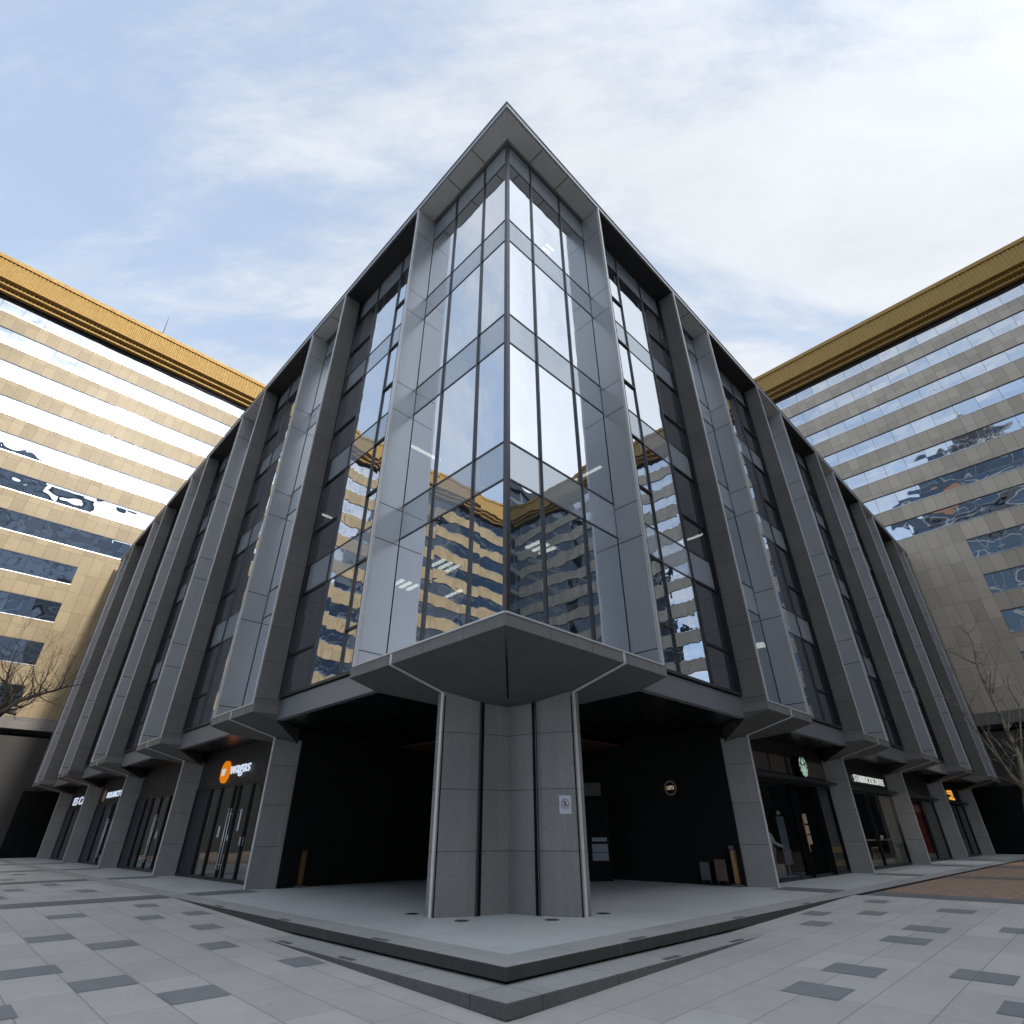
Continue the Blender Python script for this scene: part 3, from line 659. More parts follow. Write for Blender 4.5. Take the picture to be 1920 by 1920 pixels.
# shopfronts --------------------------------------------------
SH = {}
for side, F in SIDES:
    for j in range(1, 6):
        s0 = NOSE[j] + .335; s1 = (NOSE[j + 1] - .335) if j < 5 else LEN - .3
        body = MB(); body.hexa(F, s0, s1, DS, DS + .3, 3.14, 4.55)
        band = body.build('sign_band', M['band_black'], bld)
        if j == 5:
            b_ = MB(); b_.hexa(F, s0, s1, DS + .02, DS + .3, 0, 3.14); b_.build('side_wall', M['black'], bld); continue
        L_ = s1 - s0
        cuts = {('left', 1): (.16, .30, .44, .50, .66, .80), ('left', 2): (.2, .34, .5, .66, .8), ('left', 3): (.25, .5, .75), ('left', 4): (.25, .5, .75),
                ('right', 1): (.505, .775), ('right', 2): (.5,), ('right', 3): (.34, .62), ('right', 4): (.4, .7)}[(side, j)]
        fr = MB(); xs = [0] + list(cuts) + [1]
        for x in xs: fr.hexa(F, s0 + max(0, x * L_ - .045), s0 + min(L_, x * L_ + .045), DS - .03, DS + .10, .10, 3.137)
        fr.hexa(F, s0, s1, DS - .035, DS + .11, 0, .10); fr.hexa(F, s0, s1, DS - .036, DS + .09, 3.05, 3.138)
        shop = fr.build('shopfront', M['frame_black'], bld)
        for qi, (x0, x1) in enumerate(zip(xs, xs[1:])):
            if side == 'right' and j == 1 and qi == 1: continue                   # open doorway
            if side == 'left' and qi == len(xs) - 2:
                b_ = MB(); b_.hexa(F, s0 + x0 * L_ + .045, s0 + x1 * L_ - .045, DS + .01, DS + .05, .10, 3.05); b_.build('solid_panel', M['navy'], shop); continue
            g_ = MB(); g_.poly([F(s0 + x0 * L_ + .045, DS + .03, .10), F(s0 + x1 * L_ - .045, DS + .03, .10), F(s0 + x1 * L_ - .045, DS + .03, 3.05), F(s0 + x0 * L_ + .045, DS + .03, 3.05)])
            g_.build('shop_window', M['shopglass' if side == 'left' else 'shopglass_clear'], shop, out=F)
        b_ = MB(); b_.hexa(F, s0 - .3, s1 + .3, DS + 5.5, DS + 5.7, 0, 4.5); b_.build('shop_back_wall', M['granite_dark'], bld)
        SH[(side, j)] = (shop, band, s0, s1)
        if side == 'right' and j in (1, 2, 3, 4):                                    # shallow canopy over the shop windows
            b_ = MB(); b_.hexa(F, s0 + .02, s1 - .1, DS - .42, DS - .002, 3.16, 3.28); b_.build('canopy', M['frame'], band)
# door handles on the left shops
for j, xs in ((1, (.47,)), (2, (.47,)), (3, (.47,))):
    shop, band, s0, s1 = SH[('left', j)]
    for x in xs:
        for dx in (-.12, .12):
            b_ = MB(); c_ = s0 + x * (s1 - s0) + dx; b_.tube([SL(c_, DS - .09, .35), SL(c_, DS - .09, 2.3)], .02, 8)
            for z in (.5, 2.1): b_.tube([SL(c_, DS - .09, z), SL(c_, DS + .02, z)], .012, 6)
            b_.build('door_handle', M['strip'], shop, True)
# open folding doors of the first shop on the right
shop, band, s0, s1 = SH[('right', 1)]
for s_ in (17.72, 19.98):
    b_ = MB(); b_.hexa(SR, s_ - .03, s_ + .03, DS - .14, DS + .9, .02, 3.04); b_.build('door', M['black'], shop)
b_ = MB()
for x0, x1 in ((s0 + .05, 15.95), (16.15, 17.55), (17.9, 19.3), (19.5, s1 - .1)): b_.hexa(SR, x0, x1, DS - .03, DS - .001, 3.42, 4.02)
b_.build('sign_panel', M['taupe'], band)

def sign(name, label, cat, F, s, z, group='lit shop signs'):
    return thing(name, label, cat, F(s, DS - .05, z), group)
e = sign('shop_sign', 'lit sign of an orange disc and a white word on the nearest black band left', 'shop sign', SL, 18, 3.6)
b_ = MB(); b_.disc(SL, 18.86, 3.64, .41, DS - .10, DS - .005, 40); b_.build('disc', M['orange'], e)
lettering(SL, -1, 18.86, 3.62, DS - .125, 'W', .5, M['lit_white2'], e, .0, width=.36, height=.26)
lettering(SL, -1, 17.34, 3.60, DS - .06, 'wagas', .5, M['lit_white'], e, .0, shear=.15, width=1.95, height=.42)
e = sign('shop_sign', 'white lit block letters after a cream disc, on the third shop on the left', 'shop sign', SL, 37, 3.6)
b_ = MB(); b_.disc(SL, 38.88, 3.60, .36, DS - .08, DS - .005, 32); b_.build('disc', M['cream'], e)
lettering(SL, -1, 36.45, 3.60, DS - .05, 'ROLANCY B', .4, M['lit_white'], e, .0, width=3.5, height=.32)
e = sign('shop_sign', 'white lit letters on the farthest shop on the left', 'shop sign', SL, 46.2, 3.6)
lettering(SL, -1, 46.2, 3.58, DS - .05, 'ES CA', .5, M['lit_white'], e, .004, width=3.9, height=.5)
e = sign('round_sign', 'round green coffee shop emblem with pale ring over the black folding doors', 'shop sign', SR, 18.4, 3.7)
b_ = MB(); b_.disc(SR, 18.5, 3.70, .40, DS - .34, DS - .04, 40); b_.build('disc', M['black'], e)
b_ = MB(); b_.disc(SR, 18.5, 3.70, .385, DS - .36, DS - .341, 40); b_.build('face', M['green'], e)
b_ = MB()
for k in range(44):                                             # ring broken into letter-like marks
    an = 2 * math.pi * k / 44
    if abs(math.sin(an)) > .93 and math.sin(an) > 0: continue
    if k % 4 == 3: continue
    ca, sa = math.cos(an), math.sin(an); cb, sb = math.cos(an + .11), math.sin(an + .11)
    pts = [(.30 * ca, .30 * sa), (.365 * ca, .365 * sa), (.365 * cb, .365 * sb), (.30 * cb, .30 * sb)]
    b_.prism(lambda x, y, z: SR(18.5 + x, DS - .36 - z, 3.70 + y), pts, 0.001, .012)
stp_ = [(0, .27), (.05, .17), (.13, .19), (.09, .10), (.12, .06), (0, .08), (-.12, .06), (-.09, .10), (-.13, .19), (-.05, .17)]
b_.prism(lambda x, y, z: SR(18.5 + x, DS - .36 - z, 3.70 + y + .02), stp_, 0.001, .012)
for sg in (-1, 1):
    b_.prism(lambda x, y, z: SR(18.5 + sg * x, DS - .36 - z, 3.70 + y), [(.10, -.26), (.20, -.16), (.23, .0), (.17, .05), (.14, -.08), (.06, -.2)], 0.001, .012)
b_.prism(lambda x, y, z: SR(18.5 + x, DS - .36 - z, 3.70 + y), [(-.06, -.29), (.06, -.29), (.09, -.08), (.06, .05), (-.06, .05), (-.09, -.08)], 0.001, .012)
b_.build('emblem', M['mint'], e)
e = sign('shop_sign', 'white lit capital letters on the black band above the window with the counter', 'shop sign', SR, 28, 3.7)
lettering(SR, 1, 27.98, 3.70, DS - .05, 'STARBUCKSCOFFEE', .4, M['lit_white2'], e, -.006, width=4.75, height=.31, space=1.2)
e = sign('shop_sign', 'small amber lit sign over the farthest shop on the right', 'shop sign', SR, 46.3, 3.7)
b_ = MB(); AM = lambda x, y, z: SR(46.15 + x, DS - .05 - z, 3.40 + y)
for x0, x1, y0, y1 in ((-.75, .95, 0, .16), (.05, .28, .16, .34), (-.9, .75, .34, .42), (.62, .78, .22, .62), (-1.0, -.2, .46, .52), (-.1, .16, .46, .62), (.26, .5, .46, .62), (-.7, .5, .53, .58)):
    b_.prism(AM, [(x0, y0), (x1, y0), (x1 - .1, y1), (x0 + .1, y1)], 0, .03)
b_.build('glyph', M['amber'], e)
# ring shaped sign on the dark passage wall
e = thing('round_sign', 'small ring shaped sign with pale letters on the dark passage wall right', 'shop sign', SR(12.5, 4.52, 2.8))
FW = lambda s, d, z: SR(12.548 - d, s, z)                 # face of the passage wall: s runs inwards
b_ = MB(); b_.disc(FW, 4.55, 2.80, .235, 0.0, .05, 36, .19); b_.build('ring', M['bronze'], e)
b_ = MB(); b_.disc(FW, 4.55, 2.80, .189, 0.001, .03, 36); b_.build('plate', M['black'], e)
lettering(lambda s, d, z: FW(s, -d, z), -1, 4.55, 2.81, -.035, "LEI'D", .2, emit('dim_cream', (.62, .46, .34), .55), e, .0, width=.28, height=.12, ext=.004)
# poster on the corner pillar
ang = math.atan2(3.18 - 3.60, 2.36 - 1.55)
pa, pb_ = Vector((1.60, 3.55)), Vector((2.36, 3.18)); du = (pa - pb_).normalized(); dnrm = Vector((-du.y, du.x))
if dnrm.dot(Vector((-1, -1))) < 0: dnrm = -dnrm
def FPo(x, y, z):                                              # x along the stone face from its outer edge, y up, z out
    q = pa - du * x + dnrm * z; return P(A0 + q.x, B0 + q.y, y)
e = thing('poster', 'small white notice with red crossed out circle taped to the corner pillar', 'poster', FPo(.14, 1.95, .01))
b_ = MB(); b_.hexa(lambda x, y, z: FPo(x, z, y), .03, .29, .003, .009, 1.775, 2.125); b_.build('sheet', simple('poster_white', (.60, .61, .68), .6, 0, .03), e)
red = simple('poster_red', (.16, .05, .09), .6); blk = simple('poster_black', (.05, .045, .07), .6)
b_ = MB(); n = 28
for k in range(n):
    a1, a2 = 2 * math.pi * k / n, 2 * math.pi * (k + 1) / n
    b_.prism(lambda x, y, z: FPo(.16 + x, 1.975 + y, z), [(.083 * math.cos(a1), .083 * math.sin(a1)), (.083 * math.cos(a2), .083 * math.sin(a2)), (.070 * math.cos(a2), .070 * math.sin(a2)), (.070 * math.cos(a1), .070 * math.sin(a1))], .010, .013)
b_.prism(lambda x, y, z: FPo(.16 + x, 1.975 + y, z), [(.062, .048), (.050, .058), (-.062, -.048), (-.050, -.058)], .0135, .016)
b_.build('prohibition_ring', red, e)
b_ = MB()
b_.prism(lambda x, y, z: FPo(.16 + x, 1.975 + y, z), [(.018 * math.cos(k * .6) , .03 + .018 * math.sin(k * .6)) for k in range(10)], .010, .013)
b_.prism(lambda x, y, z: FPo(.16 + x, 1.975 + y, z), [(-.018, .01), (.018, .01), (.022, -.03), (.005, -.055), (-.02, -.03)], .010, .013)
for k in range(9):
    a1 = math.radians(200 + k * 17.5); cx, cy = .105 * math.cos(a1), .105 * math.sin(a1) + .005
    b_.prism(lambda x, y, z: FPo(.16 + cx + x, 1.965 + cy + y, z), [(-.008, -.008), (.008, -.007), (.007, .008), (-.007, .007)], .010, .012)
b_.build('printing', blk, e)

# things in and on the shop windows ------------------------------------------
M['note_beige'] = simple('note_beige', (.40, .36, .28), .7); M['note_orange'] = simple('note_orange', (.55, .22, .06), .6); M['yellow'] = simple('yellow_board', (.38, .24, .055), .6, 0, .15, 5)
e = thing('door_notice', 'beige sheets over an orange strip hung on the black folding door', 'notice', SR(17.8, 2.1, 1.4))
FD = lambda x, y, z: SR(17.752 + y, DS - .27 + x, z)
b_ = MB(); b_.hexa(SR, 17.69, 17.74, DS - .165, DS - .145, .82, 1.98); b_.build('strip', M['note_orange'], e)
b_ = MB()
for z0, z1 in ((1.72, 2.04), (1.38, 1.66), (1.05, 1.34)): b_.hexa(SR, 17.76, 18.08, DS - .16, DS - .15, z0, z1)
b_.build('sheet', M['note_beige'], e)
for z0, z1, lab in ((.70, .92, 'upper yellow wooden board low in the shop window right of the folding doors'), (.26, .45, 'lower yellow wooden board low in the shop window right of the folding doors')):
    b_ = MB(); b_.hexa(SR, 20.6, 21.8, DS + .08, DS + .14, z0, z1)
    tag(b_.build('window_board', M['yellow'], None, False, .008), lab, 'board', 'yellow boards in the shop window')
e = thing('banner_stand', 'blue grey roll up banner inside the shop window left of the folding doors', 'banner', SR(16.9, 3.1, 0))
b_ = MB(); b_.hexa(SR, 16.75, 17.4, 2.80, 2.82, .42, 1.95); b_.build('banner', simple('banner_blue_grey', (.20, .23, .28), .5), e)
b_ = MB(); b_.hexa(SR, 16.72, 17.43, 2.72, 2.92, .0, .08); b_.tube([SR(17.08, 2.85, .08), SR(17.08, 2.85, 2.15)], .012); b_.hexa(SR, 16.9, 17.2, 2.80, 2.82, 2.02, 2.12); b_.build('stand', M['strip'], e)
# counter with stools behind the second window on the right
cw = simple('counter_wood', (.36, .31, .19), .5, 0, .2, 5)
e = thing('window_counter', 'long light wood counter inside the coffee shop window', 'counter', SR(28.5, 3.0, 0))
b_ = MB(); b_.hexa(SR, 23.2, 30.6, 2.52, 3.0, 1.08, 1.13); b_.build('counter_top', cw, e, False, .006)
b_ = MB()
for x in (23.6, 26.9, 30.2): b_.hexa(SR, x, x + .06, 2.85, 2.95, 0, 1.08)
b_.build('counter_leg', M['frame_black'], e)
b_ = MB(); b_.hexa(SR, 23.2, 30.6, 2.56, 2.60, 0.0, .34); b_.build('kick_board', cw, e)
def stool(x):
    e = thing('bar_stool', 'one of the slim pale wood bar stools along the counter in the coffee shop window', 'stool', SR(x, 3.3, 0), 'bar stools at the window counter')
    b_ = MB(); n = 16; cx, cy, _ = SR(x, 3.3, 0)
    b_.prism(lambda q, r_, z: (cx + q, cy + r_, z), [(.17 * math.cos(k * 2 * math.pi / n), .17 * math.sin(k * 2 * math.pi / n)) for k in range(n)], .74, .78); b_.build('seat', cw, e)
    for ax, ay in ((-1, -1), (-1, 1), (1, -1), (1, 1)):
        b_ = MB(); b_.tube([(cx + .10 * ax, cy + .10 * ay, .74), (cx + .19 * ax, cy + .19 * ay, 0)], .013, 6); b_.build('leg', cw, e)
for x in (24.6, 25.8, 27.0, 28.2, 29.4): stool(x)
def cup(x, lab):
    e = thing('cup', lab, 'cup', SR(x, 2.68, 1.13), 'cups on the window counter'); cx, cy, _ = SR(x, 2.68, 0); n = 12
    b_ = MB(); b_.prism(lambda q, r_, z: (cx + q * (1 + z - 1.13), cy + r_ * (1 + z - 1.13), z), [(.05 * math.cos(k * 2 * math.pi / n), .05 * math.sin(k * 2 * math.pi / n)) for k in range(n)], 1.131, 1.30); b_.build('body', M['curtain'], e)
    b_ = MB(); b_.prism(lambda q, r_, z: (cx + q, cy + r_, z), [(.062 * math.cos(k * 2 * math.pi / n), .062 * math.sin(k * 2 * math.pi / n)) for k in range(n)], 1.301, 1.33); b_.build('lid', M['black'], e)
cup(25.0, 'white cup on the window counter near its left end'); cup(28.6, 'white cup in the middle of the window counter')
e = thing('pendant_lamp', 'small white pendant lamp behind the coffee shop window', 'lamp', SR(26.4, 4.0, 2.9))
b_ = MB(); b_.tube([SR(26.4, 4.0, 4.5), SR(26.4, 4.0, 3.0)], .008); b_.build('cable', M['black'], e)
bm_ = MB(); bmesh.ops.create_uvsphere(bm_.bm, u_segments=16, v_segments=10, radius=.13, matrix=Matrix.Translation(SR(26.4, 4.0, 2.88))); bm_.build('shade', emit('pendant_glow', (1, .95, .85), 9.), e, True)
ld_ = bpy.data.lights.new('pendant_light', 'POINT'); ld_.energy = 70; ld_.color = (1, .86, .66); ld_.shadow_soft_size = .14; lo_ = bpy.data.objects.new('pendant_light', ld_); C.objects.link(lo_); lo_.location = SR(26.4, 4.0, 2.66)
lo_.parent = e; lo_.matrix_parent_inverse = Matrix.Translation(e.location).inverted()
e = thing('wall_picture', 'tall orange brown wall panel inside the coffee shop', 'wall picture', SR(27.5, 5.5, 1.8))
panel_box('panel', SR, 27.0, 28.6, 5.4, 5.44, 1.1, 2.6, simple('wall_orange', (.30, .13, .05), .6), e); panel_box('frame', SR, 26.95, 28.65, 5.45, 5.48, 1.05, 2.65, M['black'], e)
e = thing('window_poster', 'dark red banner with a pale red head inside the third shop window on the right', 'poster', SR(37, 2.6, 1.6))
panel_box('banner', SR, 35.5, 37.4, 2.50, 2.52, .28, 2.44, simple('banner_red', (.10, .012, .012), .5), e); panel_box('head', SR, 35.5, 38.9, 2.50, 2.53, 2.46, 3.02, simple('banner_pale_red', (.20, .085, .07), .6), e)
e = thing('window_standee', 'pale blue bottle shaped display in the farthest shop window on the right', 'display', SR(47, 2.55, 0))
b_ = MB(); b_.prism(lambda x, y, z: SR(47 + x, 2.55 + z, y), [(-.35, .02), (.35, .02), (.35, .5), (.16, .66), (.14, 1.0), (-.14, 1.0), (-.16, .66), (-.35, .5)], 0, .05); b_.build('bottle', M['dim_blue'], e)
b_ = MB(); b_.hexa(SR, 46.6, 47.4, 2.46, 2.70, 0, .018); b_.build('base', M['black'], e)
# notices stuck on the doors of the first shop on the left
pw = simple('paper_white', (.55, .60, .68), .6, 0, .05)
for x, z0, z1, w_, lab in ((18.30, 1.35, 1.72, .18, 'upright white sheet on the glass door under the orange sign, left one'), (16.5, 1.55, 2.25, .14, 'tall narrow white sheet on the door glass nearest the bright pillar edge'),
                           (15.95, 1.1, 1.36, .34, 'square white sheet on the door glass nearest the bright pillar edge'), (17.25, 1.25, 1.42, .2, 'small pale sheet between the two door handles under the orange sign')):
    b_ = MB(); b_.hexa(SL, x - w_ / 2, x + w_ / 2, DS + .015, DS + .022, z0, z1); tag(b_.build('door_sheet', pw), lab, 'notice', 'sheets on the shop door')
b_ = MB(); b_.hexa(SL, 26.0, 26.2, DS + .015, DS + .022, 1.3, 1.6); tag(b_.build('door_sheet', pw), 'small white sheet on the glass door of the second shop on the left', 'notice')
b_ = MB(); b_.hexa(SL, 35.0, 35.25, DS + .015, DS + .022, 1.7, 2.0); tag(b_.build('door_sheet', pw), 'small white sheet on the dark door of the third shop on the left', 'notice')

# ---------------------------------------------------------------- the two golden topped towers
def tower(side, F, u_lo, u_hi, wend, rows, zfull, stone, glass, label):
    tw = thing('office_tower', label, 'building', F(wend, 6, 0), 'golden topped towers')
    top = 48.6
    # stone bands between the window rows
    zs = [top]
    for z0, z1 in rows: zs += [z1, z0]
    zs.append(9.76)
    for i in range(0, len(zs), 2):
        z1, z0 = zs[i], zs[i + 1]
        if z1 - z0 < .05: continue
        b_ = MB(); b_.hexa(F, u_lo, u_hi, 0, .5, z0, z1); b_.build('stone_band', stone, tw)
    for z0, z1 in rows:
        ue = u_hi if z0 > zfull else wend
        b_ = MB(); b_.poly([F(u_lo, .10, z0), F(ue, .10, z0), F(ue, .10, z1), F(u_lo, .10, z1)]); win = b_.build('window_strip', glass, tw, out=F)
        b_ = MB(); b_.hexa(F, u_lo, ue, -.03, .11, z0 + .002, z0 + .07); b_.build('sill', M['sill'], win)
        b_ = MB(); b_.hexa(F, u_lo, ue, .02, .11, z1 - .05, z1 - .002); b_.build('head', M['frame'], win)
        if ue < u_hi:
            b_ = MB(); b_.hexa(F, ue, u_hi, .001, .5, z0, z1); b_.build('stone_band', stone, tw)
    b_ = MB(); b_.hexa(F, u_lo, u_hi, .5, 18, 8.6, 51.2); b_.build('core_wall', M['core'], tw)
    # golden cornice stepping out over the wall, ribbed like sheet piling
    def ribbed(d, z0, z1, pitch, depth, name, m_):
        b_ = MB(); n = int((u_hi - u_lo) / pitch); lo, hi = [], []
        for i in range(n * 4 + 1):
            u = u_lo + i * pitch / 4; dd = d + (0, depth, depth, 0)[i % 4]
            lo.append(b_.bm.verts.new(F(u, dd, z0))); hi.append(b_.bm.verts.new(F(u, dd, z1)))
        for i in range(len(lo) - 1): b_.bm.faces.new((lo[i], lo[i + 1], hi[i + 1], hi[i]))
        return b_.build(name, m_, tw)
    ribbed(-1.25, 49.32, 51.50, .34, .07, 'ribbed_fascia', M['gold'])
    b_ = MB(); b_.hexa(F, u_lo, u_hi, -1.35, .5, 51.50, 51.95); b_.build('roof_edge', M['gold'], tw)
    b_ = MB(); b_.hexa(F, u_lo, u_hi, -1.30, .5, 49.22, 49.319); b_.build('cornice_edge', M['gold'], tw)
    b_ = MB(); b_.hexa(F, u_lo, u_hi, -1.15, .5, 49.32, 51.49); b_.build('cornice_body', M['gold_pale'], tw)
    ribbed(-.90, 48.85, 49.219, .34, .12, 'ribbed_step', M['gold_pale']); b_ = MB(); b_.hexa(F, u_lo, u_hi, -.95, .5, 48.72, 48.85); b_.build('cornice_edge', M['gold'], tw)
    ribbed(-.50, 48.38, 48.719, .34, .12, 'ribbed_step', M['gold_pale']); b_ = MB(); b_.hexa(F, u_lo, u_hi, -.55, .5, 48.22, 48.38); b_.build('cornice_edge', M['gold'], tw)
    b_ = MB(); b_.hexa(F, u_lo, u_hi, -.12, .5, 48.05, 48.219); b_.build('cornice_shadow_board', M['frame_black'], tw)
    # dark base
    b_ = MB(); b_.hexa(F, u_lo, u_hi, -.35, 18, 8.85, 9.75); b_.build('base_cornice', M['granite'], tw)
    b_ = MB(); b_.hexa(F, u_lo, u_hi, .5, 18, 8.35, 8.85); b_.build('base_groove', M['black'], tw)
    b_ = MB(); b_.hexa(F, u_lo, u_hi, .0, 18, 0, 8.35); b_.build('base_wall', M['granite_podium'], tw)
    b_ = MB(); b_.hexa(F, wend + 2.6, u_hi - .2, -.05, .05, 0, 4.5); b_.build('dark_gateway', M['black'], tw)
    return tw
ROWS_L = [(46.39, 48.05), (42.82, 44.68), (39.17, 41.12), (35.57, 37.47), (31.96, 33.83), (28.44, 30.26), (24.71, 26.63), (21.21, 23.02), (17.61, 19.47), (13.83, 15.82), (10.39, 12.21)]
ROWS_R = [(46.44, 48.05), (43.22, 44.88), (39.89, 41.43), (36.31, 37.95), (32.86, 34.44), (29.3, 31.06), (25.97, 27.81), (22.37, 24.27), (19.0, 20.82), (15.6, 17.51), (12.2, 14.01)]
tl_ = tower('left', TL, -54, 60.0, 3.85, ROWS_L, 23.5, M['stone_l'], M['tglass_l'], 'sunlit tan stone tower with mirror window strips and ribbed golden cornice, behind the left front')
tr_ = tower('right', TR, -54, 61.2, 2.3, ROWS_R, 24.9, M['stone_r'], M['tglass_r'], 'shaded grey stone tower with blue mirror window strips and golden cornice, behind the right front')
b_ = MB(); b_.tube([P(64, 2.35, 51.9), P(64, 2.32, 56), P(64.1, 2.2, 58.2)], [.06, .05, .02]); b_.build('roof_mast', M['frame'], tl_)

# ---------------------------------------------------------------- buildings across the square, seen in the mirror glass or keeping off the sun
def curtain_mat(name, glassc, framec, pu, pz, refl=.3):
    m_, t_, o = mat(name); a, b, z, g = abz(t_)
    u = t_.math('ADD', a, b)
    j = t_.math('MAXIMUM', line(t_, u, 0, pu, .09), line(t_, z, 0, pz, .35))
    rv, _ = t_.white(t_.comb(t_.math('FLOOR', t_.math('DIVIDE', u, pu)), t_.math('FLOOR', t_.math('DIVIDE', z, pz)), 1))
    c = t_.mix(j, t_.mix(rv, tuple(x * .55 for x in glassc), glassc), framec)
    p = pbsdf(t_, Base_Color=c, Roughness=t_.mix(j, .08, .6, 'FLOAT'), Specular_IOR_Level=.8); t_.l.new(p.outputs[0], o.inputs[0]); return m_
blue = curtain_mat('blue_curtain_wall', (.32, .38, .47), (.09, .10, .12), 5.2, 7.)
dkgl = curtain_mat('dark_curtain_wall', (.03, .035, .045), (.20, .21, .22), 4.2, 3.8)
palest = curtain_mat('pale_stone_wall', (.03, .05, .08), (.34, .33, .30), 3.0, 3.9)
blue2 = curtain_mat('bright_blue_wall', (.03, .09, .17), (.36, .37, .37), 7.5, 6.5)
def block(name, label, a0_, a1_, b0_, b1_, h, m_, steps=(), group='buildings across the square'):
    e = thing(name, label, 'building', P((a0_ + a1_) / 2, (b0_ + b1_) / 2, 0), group)
    b_ = MB(); b_.prism(P, [(a0_, b0_), (a1_, b0_), (a1_, b1_), (a0_, b1_)], -.5, h); b_.build('wall', m_, e)
    b_ = MB(); b_.prism(P, [(a0_ - .6, b0_ - .6), (a1_ + .6, b0_ - .6), (a1_ + .6, b1_ + .6), (a0_ - .6, b1_ + .6)], h + .002, h + 1.2); b_.build('parapet', M['frame'], e)
    for (x0, x1, y0, y1, z1) in steps:
        b_ = MB(); b_.prism(P, [(x0, y0), (x1, y0), (x1, y1), (x0, y1)], h + 1.21, z1); b_.build('roof_storey', m_, e)
    return e
block('glass_tower', 'blue glass office tower across the square, mirrored in the left tower windows', -230, -194, -99, 34, 141, blue, ((-226, -198, -48, -2, 153), (-222, -202, -36, -12, 162)))
e = block('domed_building', 'dark stepped building with a spire across the square, mirrored in the left tower', -68, -44, 8, 44, 56, dkgl, ((-64, -48, 20, 34, 61),))  # one end lengthened to keep the sun off the right front
b_ = MB(); b_.tube([P(-50, 26, 61), P(-50, 26, 64), P(-50, 26, 72)], [1.2, .5, .08], 8); b_.build('spire', M['frame'], e)
block('shade_block', 'plain pale unseen block put across the square to shade the right front', -66, -44, 46, 84, 57, palest)  # unseen even in the glass, stands here to shade the right front
e = block('glass_tower', 'bright blue glass tower with round domed top across the square to the right', -60, 27, -84, -62, 75, blue2, ((-52, 19, -82, -64, 90), (-40, 11, -80, -66, 98)))
n = 28; b_ = MB(); b_.prism(lambda x, y, z: P(-4 + x, -72 + y, z), [(6.5 * math.cos(k * 2 * math.pi / n), 6.5 * math.sin(k * 2 * math.pi / n)) for k in range(n)], 98.5, 105); b_.build('drum', dkgl, e)
b_ = MB(); bmesh.ops.create_uvsphere(b_.bm, u_segments=24, v_segments=12, radius=6.4, matrix=Matrix.Translation(P(-4, -72, 105))); b_.build('dome', M['granite_ledge'], e, True)
b_ = MB(); b_.tube([P(-4, -72, 111), P(-4, -72, 116), P(-4, -72, 126)], [.6, .4, .06], 8); b_.build('mast', M['frame'], e)
for a_, z_ in ((-24, 84), (8, 84)):
    b_ = MB(); b_.disc(lambda s, d, z: P(s, -63.9 + d, z), a_, z_, 3.0, -.2, .3, 28); b_.build('round_window', simple('peach_roundel', (.42, .22, .12), .5), e)

# ---------------------------------------------------------------- bare trees
def bark(name, c0, c1):
    m_, t_, o = mat(name); g = t_.new('ShaderNodeNewGeometry').outputs['Position']
    n_ = t_.noise(g, 5, 5, .6); p = pbsdf(t_, Base_Color=t_.mix(t_.ramp(n_, .35, .65), c0, c1), Roughness=.85)
    t_.put(p.inputs['Normal'], bump(t_, t_.noise(g, 25, 4), .01)); t_.l.new(p.outputs[0], o.inputs[0]); return m_
M['bark_dark'] = bark('bark_dark', (.030, .024, .021), (.06, .048, .040)); M['bark_pale'] = bark('bark_pale', (.15, .13, .09), (.33, .30, .21))
CAM = Vector((0, 0, 1.4))
def px2w(x, y, Y):
    d = _f * 1023.98 + _r2 * (x - 960) + _u2 * (960 - y); return CAM + d * (Y / d.y)
def grow(b_, p, dirn, length, rad, depth, rng, up=.25, spread=.55):
    """a twig that bends, tapers and forks"""
    pts = [Vector(p)]; d = Vector(dirn).normalized(); n = 4
    for i in range(n):
        d = (d + Vector((rng.gauss(0, .12), rng.gauss(0, .12), rng.gauss(0, .10) + up * .18))).normalized(); pts.append(pts[-1] + d * length / n)
    r1 = rad * .55; b_.tube(pts, [rad + (r1 - rad) * i / n for i in range(n + 1)], 5 if rad > .01 else 3)
    if depth <= 0: return
    for k in range(2 + (rng.random() < .55)):
        q = pts[-1] if k == 0 else pts[rng.choice((1, 2, 3))]
        nd = (d + Vector((rng.gauss(0, spread), rng.gauss(0, spread), rng.gauss(0, spread * .8) + up))).normalized()
        grow(b_, q, nd, length * rng.uniform(.6, .85), r1 if k == 0 else r1 * .8, depth - 1, rng, up, spread)
def tree(name, label, base, trunk, limbs, m_, seed, twig):
    """trunk: list of (point, radius); limbs: list of lists of (point, radius)"""
    rng = random.Random(seed); e = thing(name, label, 'tree', base, 'bare winter trees')
    b_ = MB(); b_.tube([q for q, _ in trunk], [r_ for _, r_ in trunk], 10); b_.build('trunk', m_, e, True)
    b_ = MB()
    for lb in limbs:
        b_.tube([q for q, _ in lb], [r_ for _, r_ in lb], 7)
    ln, dp, per = twig
    for lb in limbs:
        for i in range(1, len(lb)):
            q0, r0 = lb[i - 1]; q1, r1 = lb[i]; ax = (q1 - q0).normalized()
            for k in range(per if i < len(lb) - 1 else per + 1):
                f = rng.random() if i < len(lb) - 1 else rng.uniform(.6, 1)
                d = (ax * .55 + Vector((rng.gauss(0, .6), rng.gauss(0, .6), rng.gauss(.35, .4)))).normalized()
                grow(b_, q0.lerp(q1, f), d, ln * rng.uniform(.6, 1.2), max(.006, min(r0, r1) * .42), dp, rng)
    b_.build('crown', m_, e, True)
    return e
YL = 21.
zl = lambda x, y, dy=0: px2w(x * .1146, 1150 + y * .1146, YL + dy)
